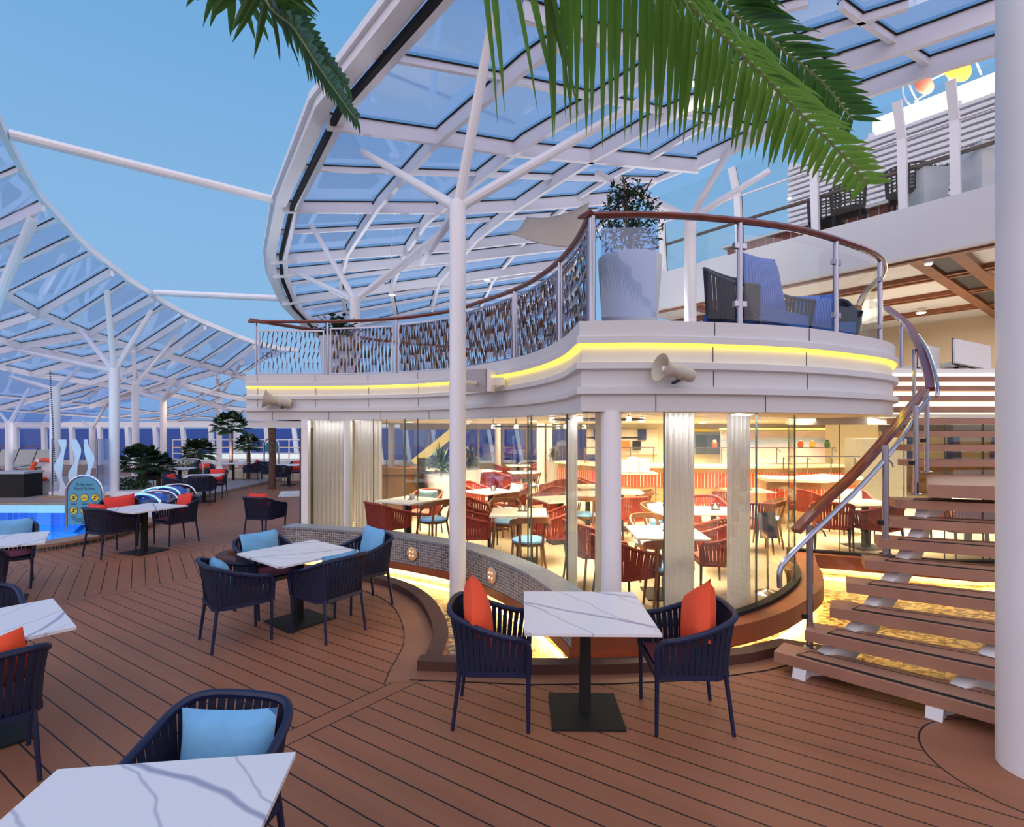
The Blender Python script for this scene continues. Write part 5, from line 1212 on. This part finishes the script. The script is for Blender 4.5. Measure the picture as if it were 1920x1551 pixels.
GDT = 'white dining tables'; GRC = 'red rope dining armchairs'; GWC = 'wooden dining chairs with blue seats'
def cond():
    t = thing('condiment_set', '', 'condiments')
    MB().box((0, 0, .005), (.14, .07, .01)).build('tray', darkm, t)
    for k in range(3): MB().lathe([(.018, .01), (.018, .06), (.012, .075), (.012, .09), (.001, .095)], (-.045+k*.045, 0, 0), 8).build('shaker', white if k == 1 else steel, t, smooth=True)
    return reg(t)
CS = cond()
def dtab(px, D, rz, desc, cs=True):
    X = (px-960)/1000*D; place(DT, (X, D, ZF), math.radians(rz), 'white dining table '+desc, GDT)
    if cs: place(CS, (X+.05, D+.06, ZF+.735), math.radians(rz), 'salt and pepper set, table '+desc, 'condiment sets on the dining tables')
def rch(px, D, f, desc, pil=None):
    X = (px-960)/1000*D; place(RC, (X, D, ZF), face(*f), 'red rope armchair '+desc, GRC)
    if pil:
        fx, fy = Vector(f).normalized(); pillow('chair_pillow', pil, teal, (X-fx*.13, D-fy*.13, ZF+.64), face(fx, fy), .22, (.42, .34), .12, 0, grp='pale teal pillows in the dining room')
def wch(px, D, f, desc):
    X = (px-960)/1000*D; place(WC, (X, D, ZF), face(*f), 'blue-seated wooden chair '+desc, GWC)
# nearest left group
dtab(766, 9.05, 58, 'nearest the left curtains, above the mosaic wall')
rch(726, 8.45, (.7, .7), 'nearest the left curtains, its back above the mosaic wall')
rch(795, 9.8, (-.35, -.94), 'with a teal pillow behind the table nearest the left curtains', 'pale teal pillow in the red chair behind the table nearest the left curtains')
wch(812, 8.72, (-.75, .66), 'just left of the slim basin pillar')
# centre group right of slim pillar
dtab(973, 7.75, -2, 'in the centre, right of the slim basin pillar')
rch(884, 7.75, (1, .05), 'just right of the slim basin pillar, nearer one')
rch(898, 8.7, (1, -.2), 'just right of the slim basin pillar, farther one')
wch(992, 7.1, (-.15, .99), 'with its back to us in front of the centre table')
wch(948, 8.5, (.15, -.99), 'behind the centre table')
rch(1034, 7.75, (-1, -.1), 'right of the centre table, cut by the first interior curtain')
dtab(920, 10.3, 40, 'second row, just right of the slim basin pillar')
rch(958, 10.9, (-.8, -.6), 'second row, facing us, with a teal pillow', 'pale teal pillow in the second row behind the centre table')
wch(946, 9.75, (-.6, .8), 'second row, in front of the hazy table')
rch(1026, 10.3, (-.7, -.4), 'third from the first interior curtain, at an empty spot')
dtab(1050, 9.2, 20, 'beside the first interior curtain', False)
rch(896, 11.4, (.9, -.3), 'third row behind the slim basin pillar')
# far rows left
dtab(982, 14.8, 10, 'third row at the white lit column')
rch(948, 14.2, (.9, .3), 'third row, left of the white lit column')
wch(978, 13.4, (-.2, .97), 'third row, left one of the pair below the ceiling ring')
wch(994, 13.9, (-.9, .2), 'third row, right one of the pair below the ceiling ring')
dtab(972, 17.4, 5, 'fourth row before the dusk windows')
rch(944, 17.2, (.95, .2), 'fourth row before the dusk windows, left')
rch(1000, 17.8, (-.9, -.3), 'fourth row before the dusk windows, right')
dtab(905, 15.2, 30, 'fourth row right of the slim basin pillar', False)
rch(911, 14.3, (-.4, .9), 'fourth row right of the slim basin pillar')
dtab(772, 17.6, 15, 'farthest left, seen above the wooden cabinet', False)
rch(750, 16.4, (-.5, .8), 'farthest left, above the wooden cabinet')
rch(735, 14.3, (.4, .9), 'farthest left, close to the left curtains')
dtab(797, 15.8, 20, 'far left, in front of the planter')
rch(778, 15.0, (.6, .7), 'far left, between cabinet and planter')
rch(808, 17, (-.4, -.9), 'far left, beyond the table before the planter', 'pale teal pillow far left by the planter')
dtab(1000, 20, 5, 'last row before the dusk windows', False)
rch(1020, 19.2, (-.8, .5), 'last row before the dusk windows')
rch(1042, 12.4, (-.7, .6), 'alone left of the first interior curtain')
# middle right groups
dtab(1248, 6.25, -3, 'large in front, reflected by the glass between the interior curtains')
rch(1170, 5.75, (.9, .4), 'left of the front table between the interior curtains')
wch(1252, 5.72, (.05, .99), 'with its back to us before the front table')
wch(1222, 6.95, (.1, -.99), 'facing us behind the front table')
rch(1345, 6.3, (-1, .1), 'right of the front table, beside the third interior curtain')
rch(1108, 6.7, (.8, .4), 'between the first interior curtain and the corner pillar')
dtab(1338, 7.9, -10, 'second row between the last two interior curtains')
rch(1330, 8.9, (.1, -.99), 'second row behind, between the last two interior curtains')
rch(1352, 7.15, (-.3, .95), 'second row in front, between the last two interior curtains')
wch(1240, 8.1, (.6, -.6), 'second row left of the third interior curtain')
pillow('chair_pillow', 'pale teal pillow left of the third interior curtain', teal, (2.22, 8.2, .74), face(.6, -.6), .22, (.42, .34), .12, 0, grp='pale teal pillows in the dining room')
dtab(1102, 10.0, 8, 'second row, just left of the corner pillar', False)
wch(1096, 9.2, (.2, .97), 'second row, just left of the corner pillar')
dtab(1115, 11.2, 8, 'third row, just left of the corner pillar', False)
rch(1106, 12.4, (.9, -.2), 'third row, just left of the corner pillar')
dtab(1165, 10.3, -5, 'second row, right of the corner pillar', False)
wch(1196, 10.0, (-.95, .2), 'second row, right of the corner pillar, before the counter')
rch(1176, 9.2, (-.3, .9), 'second row, just right of the corner pillar')
dtab(1400, 10.5, 0, 'before the buffet, behind the last interior curtain')
rch(1370, 9.9, (.5, .8), 'before the buffet, left of the last interior curtain')
# right group seen through the stair rail
wch(1438, 8.8, (-.9, .3), 'right of the last interior curtain')
rch(1412, 8.5, (.2, .97), 'just right of the last interior curtain')
dtab(1622, 8.75, 5, 'behind the stair handrail', False)
rch(1560, 8.5, (.5, .85), 'with its back to us under the stair handrail')
rch(1600, 9.9, (-.2, -.97), 'beyond the table behind the stair handrail', 'pale teal pillow beyond the table behind the stair handrail')
rch(1648, 8.35, (-.5, .85), 'with its back to us right of the stair handrail')
rch(1515, 10.2, (.9, .3), 'further back, left of the stair handrail')
dtab(1815, 8.9, 0, 'seen between the stair treads', False)
rch(1800, 8.2, (.1, .99), 'seen between the stair treads, left one')
rch(1850, 8.2, (-.1, .99), 'seen between the stair treads, right one')
# columns and curtains
for px, D, r, lb, zb in [(1146, 4.90, .092, 'round white column at the balcony corner, standing on the wooden lip', .22), (734, 20, .12, 'white column far left in the dining room', ZF), (933, 17.7, .1, 'slim white column before the dusk windows', ZF), (1014, 16, .12, 'lit white column right of the dusk windows', ZF), (1030, 18, .1, 'white column beside the dark planter', ZF)]:
    tag(MB().lathe([(r, 0), (r, 2.205-zb)], n=24).build('round_column', white, smooth=True), lb, 'column', 'columns of the dining room').location = ((px-960)/1000*D, D, zb)
def curtain(label, x, y, w_, rz, folds):
    m = MB(); pts = []
    n = folds*6
    for i in range(n+1): pts.append((-w_/2+w_*i/n, .020*math.sin(i/6*2*math.pi)))
    th = .01; vs = [(x_, y_-th, ZF+.01) for x_, y_ in pts]+[(x_, y_-th, 2.2) for x_, y_ in pts]
    m.sheet([[Vector((x_, y_, z)) for x_, y_ in pts] for z in (ZF+.01, 1.1, 2.2)])
    m.sheet([[Vector((x_, y_+.006, z)) for x_, y_ in pts] for z in (ZF+.01, 1.1, 2.2)])
    o = m.build('curtain', curtm, smooth=True, angle=80); o.location = (x, y, 0); o.rotation_euler = (0, 0, rz); tag(o, label, 'curtain', 'curtains inside the dining room glass'); return o
curtain('wide grey white curtain right beside the restaurant corner post', -3.33, 9.9, .72, 0, 9)
curtain('white curtain left of the table nearest the mosaic wall', -2.62, 9.75, .50, -.12, 7)
curtain('narrow white curtain left of the balcony corner pillar', .68, 6.05, .24, -1.2, 4)
curtain('narrow curtain strip standing in for the glass return left of the corner pillar', .86, 5.22, .10, -.5, 2)  # stands in for a reflective glass return, drawn as cloth
curtain('white curtain bundle right of the balcony corner pillar', 1.66, 5.28, .30, .1, 5)
curtain('white curtain bundle left of the dark glass joint, before the buffet', 2.34, 5.50, .30, .4, 5)
MB().box((-2.98, 9.70, 1.12), (.12, .12, 2.1)).build('trim_post', white, kind='structure')
# planters
def dracaena(label, px, D, h, s):
    X = (px-960)/1000*D; t = thing('potted_plant', label, 'potted plant', (X, D, ZF), 0, 'white planters in the dining room')
    MB().lathe([(.20*s, 0), (.29*s, h), (.26*s, h), (.25*s, h-.05), (.01, h-.05)], n=24).build('pot', planterm, t, smooth=True)
    m = MB()
    for i in range(150):
        a = random.random()*6.28; e = -.1+random.random()*1.5; L = (.25+.28*random.random())*s; d = Vector((math.cos(a)*math.cos(e), math.sin(a)*math.cos(e), math.sin(e))); p = Vector((d.x*.08, d.y*.08, h+.25*random.random()*s))
        q = p+d*L+Vector((0, 0, -.05*L)); w_ = Vector((-math.sin(a), math.cos(a), 0))*.018*s; mid = p+d*L*.45+Vector((0, 0, .05*s)); m.add([p, mid+w_, q, mid-w_], [(0, 1, 2, 3)])
    m.build('leaves', leafd, t); return t
dracaena('spiky plant in a tall white planter just left of the slim basin pillar', 826, 11.5, .95, 1.05)
dracaena('spiky plant in a tall white planter just right of the slim basin pillar', 880, 13.0, .95, 1.0)
dracaena('dark bush in a cream planter beside the lit column', 1039, 17, .9, .8)
t = thing('wooden_cabinet', 'low brown wooden cabinet behind the table nearest the left curtains', 'cabinet', (-2.75, 12.6, ZF))
MB().box((-2.75, 12.6, .62), (1.25, .5, 1.0)).build('body', mat('cabinet_wood', (.26, .14, .07), .4, var=(.15, 2)), t, world=True)
MB().box((-2.75, 12.34, .95), (1.1, .02, .02)).build('groove', darkm, t, world=True)
MB().box((-2.05, 12.1, .75), (.16, .16, 1.25)).build('dark_post', blackm, t, world=True)
# glowing inner stair flank seen far left
t = thing('inner_staircase', 'distant staircase with a lit yellow flank left of the slim basin pillar', 'staircase', (-3, 19, ZF))
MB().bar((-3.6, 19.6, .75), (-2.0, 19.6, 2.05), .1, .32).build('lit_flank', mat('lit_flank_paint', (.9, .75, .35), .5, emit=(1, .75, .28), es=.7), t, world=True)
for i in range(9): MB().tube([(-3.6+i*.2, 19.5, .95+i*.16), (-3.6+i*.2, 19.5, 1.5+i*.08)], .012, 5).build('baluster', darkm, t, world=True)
# ceiling ring chandeliers
for k, (px, py, D, r) in enumerate([(1010, 800, 8.8, .75), (1120, 787, 6.5, .55)]):
    X = (px-960)/1000*D; z = EYE-(py-803)/1000*D
    t = thing('ring_chandelier', ['dark metal ring chandelier over the centre table', 'dark metal ring chandelier behind the corner pillar'][k], 'chandelier', (X, D, z), 0, 'ring chandeliers in the dining room')
    MB().tube([(r*math.cos(i*math.pi/16), r*math.sin(i*math.pi/16), 0) for i in range(32)], .014, 6, True).build('ring', darkm, t, smooth=True)
    for i in range(6):
        a = i*math.pi/3; MB().tube([(r*math.cos(a), r*math.sin(a), 0), (r*math.cos(a), r*math.sin(a), 2.205-z)], .006, 5).build('rod', darkm, t)
        MB().lathe([(.001, -.03), (.03, -.03), (.03, .02), (.001, .03)], (r*math.cos(a), r*math.sin(a), 0), 10).build('lamp', lampw, t)
# ceiling downlights of the dining room
k = 0
for (x, y, where) in [(-2.3, 12, 'left of the slim basin pillar'), (-.9, 11, 'right of the slim basin pillar'), (.4, 10.2, 'above the second row'), (1.2, 14.5, 'near the lit column'), (2.2, 9.5, 'behind the corner pillar'), (2.9, 12, 'before the buffet, left'), (4.0, 11, 'before the buffet, right'), (5.0, 14, 'above the buffet counter'), (6.4, 10.6, 'above the stair handrail'), (-1.4, 16.5, 'before the dusk windows'), (6.9, 13, 'over the right wall panel')]:
    t = thing('downlight', 'round warm downlight in the dining room ceiling '+where, 'downlight', (x, y, 2.205), 0, 'downlights of the dining room')
    MB().lathe([(.001, -.02), (.09, -.02), (.10, 0), (.001, 0)], n=16).build('rim', white, t); MB().lathe([(.001, -.024), (.07, -.024), (.07, -.02), (.001, -.02)], n=16).build('lens', lampw, t)
# ---- buffet
def counter(label, pts, z1, dep, nm='buffet_counter'):
    t = thing(nm, label, 'counter', (pts[0][0], pts[0][1], ZF)); p = [(a, b) for a, b in pts]
    MB().sweep(p, [(-dep, ZF), (0, ZF), (0, z1-.06), (-dep, z1-.06)]).build('base', tanwood, t, world=True)
    MB().sweep(p, [(0, ZF+.42), (.02, ZF+.42), (.02, z1-.2), (0, z1-.2)]).build('tile_band', redtile, t, world=True)
    g = MB(); L = plen(p); s = .08
    while s < L:
        q, tt = point_at(p, s); nrm = Vector((tt.y, -tt.x)); g.box((q.x+nrm.x*.021, q.y+nrm.y*.021, (ZF+.42+z1-.2)/2), (.012, .006, z1-.62-ZF), math.atan2(tt.y, tt.x)); s += .085
    g.build('tile_joints', groutm, t, world=True)
    MB().sweep(p, [(-dep-.05, z1-.06), (.10, z1-.06), (.10, z1), (-dep-.05, z1)]).build('counter_top', cream, t, world=True)
    return t
counter('long buffet counter with red tile band behind the interior curtains', [(1.35, 15.8), (2.2, 14.6), (3.2, 14.0), (5.4, 13.7), (6.8, 13.75), (8.8, 14.1)], 1.08, .8)
counter('short island counter with red tile band right of the last interior curtain', [(5.2, 10.9), (6.2, 10.7), (7.4, 11.4)], 1.02, .7)
def sneeze(label, x0, x1, y, z):
    t = thing('glass_food_guard', label, 'food guard', ((x0+x1)/2, y, z), 0, 'glass guards on the buffet')
    n = 3
    for i in range(n+1):
        x = x0+(x1-x0)*i/n; MB().tube([(x, y, z), (x, y, z+.42)], .014, 6).tube([(x, y, z+.42), (x, y-.22, z+.34)], .01, 6).build('post', steel, t, world=True)
    MB().box(((x0+x1)/2, y, z+.44), (x1-x0, .36, .01)).build('shelf', wallg, t, world=True); MB().add([(x0, y-.18, z+.44), (x1, y-.18, z+.44), (x1, y-.28, z+.15), (x0, y-.28, z+.15)], [(0, 1, 2, 3)]).build('front_glass', wallg, t, world=True)
    MB().box(((x0+x1)/2, y-.17, z+.445), (x1-x0, .02, .02)).build('shelf_edge', steel, t, world=True)
sneeze('glass food guard on the long counter left of the plates', 2.0, 3.9, 14.7, 1.08); sneeze('glass food guard on the long counter before the kitchen', 4.2, 8.7, 14.5, 1.08)
sneeze('glass food guard at the far left end of the long counter', 1.3, 1.95, 16.1, 1.08); sneeze('glass food guard over the island counter', 5.7, 7.2, 11.2, 1.02)
t = thing('plate_trolley', 'trolley with steel shelves holding plates before the long counter', 'trolley', (2.95, 13.0, ZF))
for z in (.12, .36, .86): MB().box((2.95, 13.0, ZF+z), (1.1, .5, .03)).build('shelf', cream if z > .5 else steel, t, world=True)
for a in (-.5, .5): MB().tube([(2.95+a, 12.8, ZF), (2.95+a, 12.8, ZF+.86)], .015, 6).build('post', steel, t, world=True)
for k, (x, h) in enumerate([(2.72, .28), (2.95, .36), (3.22, .32)]):
    tag(MB().lathe([(.10, 0), (.13, .02)]+[(.13 if i % 2 else .135, .02+h*i/16) for i in range(16)]+[(.001, .02+h)], (0, 0, 0), 18).build('plate_stack', white), ['stack of white plates at the left end of the trolley', 'tallest stack of white plates in the middle of the trolley', 'stack of white plates at the right end of the trolley'][k], 'plates', 'stacks of plates on the trolley').location = (x, 13.0, ZF+.875)
# kitchen wall dressing
t = thing('kitchen_screen', 'bright kitchen opening with blue cloths and a menu board behind the long counter', 'kitchen wall', (4.2, 19.3, 1.2))
MB().box((4.0, 19.35, 1.55), (2.6, .06, .9)).build('white_panel', mat('kitchen_panel', (.82, .74, .70), .4), t, world=True)
for x in (3.1, 3.75, 4.7): MB().box((x, 19.28, 1.82), (.30, .03, .38)).build('blue_cloth', mat('navy_cloth', (.02, .05, .20), .7) if 'navy_cloth' not in MT else MT['navy_cloth'], t, world=True)
MB().box((3.55, 18.6, 1.72), (1.8, .5, .06)).build('dark_hood', blackm, t, world=True)
MB().box((4.1, 19.26, 1.42), (.32, .03, .34)).build('menu_board', mat('menu_orange', (.75, .22, .05), .5), t, world=True); MB().box((4.5, 19.26, 1.42), (.3, .03, .34)).build('black_screen', blackm, t, world=True)
t = thing('kitchen_hatch', 'blue lit kitchen hatch between the last two interior curtains', 'hatch', (6.6, 19.2, 1.3))
MB().box((6.75, 19.36, 1.50), (2.0, .04, .8)).build('back_panel', mat('hatch_blue', (.30, .42, .62), .3), t, world=True); MB().box((7.1, 19.3, 1.45), (.9, .04, .7)).build('dark_panel', mat('hatch_dark', (.05, .08, .14), .3), t, world=True)
MB().box((6.7, 19.3, 1.97), (2.2, .1, .10)).build('yellow_header', mat('yellow_header', (.75, .6, .05), .5), t, world=True)
t = thing('mural_wall', 'pastel pink and blue lit mural behind the buffet right of the dark glass joint', 'mural', (8.8, 18.4, 1.3))
mur = mat('mural', (.8, .6, .6), .5); nn_ = mur.node_tree.nodes; L_ = mur.node_tree.links; tcn = nn_.new('ShaderNodeTexCoord'); sx_ = nn_.new('ShaderNodeSeparateXYZ'); L_.new(tcn.outputs['Generated'], sx_.inputs[0]); rr_ = nn_.new('ShaderNodeValToRGB'); nzz = nn_.new('ShaderNodeTexNoise'); nzz.inputs['Scale'].default_value = 2; L_.new(tcn.outputs['Generated'], nzz.inputs['Vector'])
ad_ = nn_.new('ShaderNodeMath'); ad_.operation = 'MULTIPLY_ADD'; L_.new(nzz.outputs['Fac'], ad_.inputs[0]); ad_.inputs[1].default_value = .35; L_.new(sx_.outputs['Z'], ad_.inputs[2]); L_.new(ad_.outputs[0], rr_.inputs[0]); ramp(rr_, [(0, (.75, .55, .50)), (.45, (.80, .50, .52)), (.72, (.80, .52, .58)), (.86, (.35, .50, .75)), (1, (.75, .62, .68))]); L_.new(rr_.outputs[0], nn_['Principled BSDF'].inputs['Base Color'])
MB().box((9.0, 18.4, 1.35), (3.6, .06, 1.2)).build('panel', mur, t, world=True); MB().box((9.0, 18.34, 2.02), (3.7, .1, .08)).build('light_valance', mat('valance', (.95, .8, .4), .5, emit=(1, .75, .25), es=1.0), t, world=True)
for k, (px, py, c, lb) in enumerate([(1501, 835, (.6, .12, .03), 'slim stack of orange and green jars on the buffet shelf'), (1551, 843, (.05, .16, .04), 'dark green glass jar on the buffet shelf'), (1340, 832, (.65, .10, .03), 'orange fruit bowl on the glass guard before the hatch'), (1523, 850, (.8, .45, .05), 'tall dispenser of orange juice behind the glass panels')]):
    D = 14.42; X = (px-960)/1000*D; zz = 1.525; mm_ = mat('jar_%d' % k, c, .15)
    t = thing('glass_jar', lb, 'jar', (X, D, zz)); MB().lathe([(.045, 0), (.07, .03), (.07, .13), (.04, .17), (.001, .17)], n=16).build('body', mm_, t, smooth=True); MB().lathe([(.045, 0), (.045, .03), (.001, .04)], (0, 0, .17), 14).build('lid', white if k != 1 else blackm, t)
t = thing('white_partition', 'slanting white partition with blue windows right of the mural', 'partition', (9.6, 15, ZF))
MB().box((9.55, 15.0, 1.15), (1.3, .3, 2.1)).build('panel', cream, t, world=True)
t = thing('steel_cabinet', 'tall grey steel cabinet behind the stair handrail', 'cabinet', (8.6, 13, ZF))
MB().box((8.85, 13.0, .95), (1.1, .6, 1.7)).build('body', mat('steel_door', (.32, .31, .28), .35, .3), t, world=True); MB().box((8.85, 12.69, .95), (.02, .02, 1.6)).build('door_gap', darkm, t, world=True)
bw = thing('back_windows', 'row of blue dusk windows with slanted white mullions seen between the stair treads', 'window', (12, 16.5, ZF))
MB().box((12.6, 16.5, .5), (5.0, .12, .8)).build('low_wall', tanwood, bw, world=True); MB().box((12.6, 16.55, 1.4), (5.0, .04, 1.1)).build('white_panel', cream, bw, world=True)
for i in range(4): MB().add([(10.7+i*1.35, 16.45, .95), (11.2+i*1.35, 16.45, .95), (11.08+i*1.35, 16.45, 1.95), (10.82+i*1.35, 16.45, 1.95), (10.7+i*1.35, 16.5, .95), (11.2+i*1.35, 16.5, .95), (11.08+i*1.35, 16.5, 1.95), (10.82+i*1.35, 16.5, 1.95)], [(0, 1, 2, 3), (4, 7, 6, 5), (0, 4, 5, 1), (1, 5, 6, 2), (2, 6, 7, 3), (3, 7, 4, 0)]).build('blue_pane', mat('blue_pane', (.03, .10, .42), .15) if i == 0 else MT['blue_pane'], bw, world=True)
# sign stand inside the glass
t = thing('menu_stand', 'steel menu stand with a tilted board inside the curved glass', 'stand', (3.02, 6.3, ZF))
MB().lathe([(.15, 0), (.13, .02), (.02, .05), (.015, .08)], n=20).tube([(0, 0, .05), (0, 0, .66)], .013, 8).build('pole', chrome, t, smooth=True)
MB().box((0, 0, .80), (.16, .10, .30), M=Matrix.Rotation(-.2, 3, 'X')).build('board', mat('menu_cover', (.07, .08, .14), .3), t)
# small ceiling spotlights of the glass roof
for k, (px, py, D, lb) in enumerate([(735, 553, 13.0, 'warm bulb under the right roof, between the balcony pillars'), (913, 525, 14.5, 'warm bulb under the right roof beside the slim basin pillar'), (1288, 132, 7.6, 'warm bulb glowing behind the long palm fronds'), (346, 722, 23.5, 'warm bulb hanging under the left roof above the fan palms')]):
    c = P(px, py, D); t = thing('roof_spotlight', lb, 'spotlight', tuple(c), 0, 'spotlights under the glass roof')
    MB().lathe([(.001, .05), (.07, .05), (.085, 0), (.07, 0)], n=14).build('housing', white, t, smooth=True); MB().lathe([(.001, -.02), (.05, -.02), (.07, 0), (.001, .0)], n=14).build('bulb', lampw, t)
    MB().tube([(0, 0, .05), (0, 0, vz(c.y)-c.z-.1)], .012, 5).build('rod', white, t)
    l = bpy.data.lights.new('bulb_light', 'SPOT'); l.energy = 160; l.color = (1, .78, .5); l.spot_size = 2.2; l.spot_blend = 1; l.shadow_soft_size = .1; o = bpy.data.objects.new('bulb_light', l); COL.objects.link(o); o.location = c-Vector((0, 0, .08))

for px, D, f, lb in [(30, 15.6, (.2, .98), 'brown chair before the black storage box by the pool'), (-2, 16.2, (.9, .1), 'brown chair cut by the left border near the storage box')]:
    place(WC, ((px-960)/1000*D, D, 0), face(*f), lb, 'brown chairs on the far side of the pool')
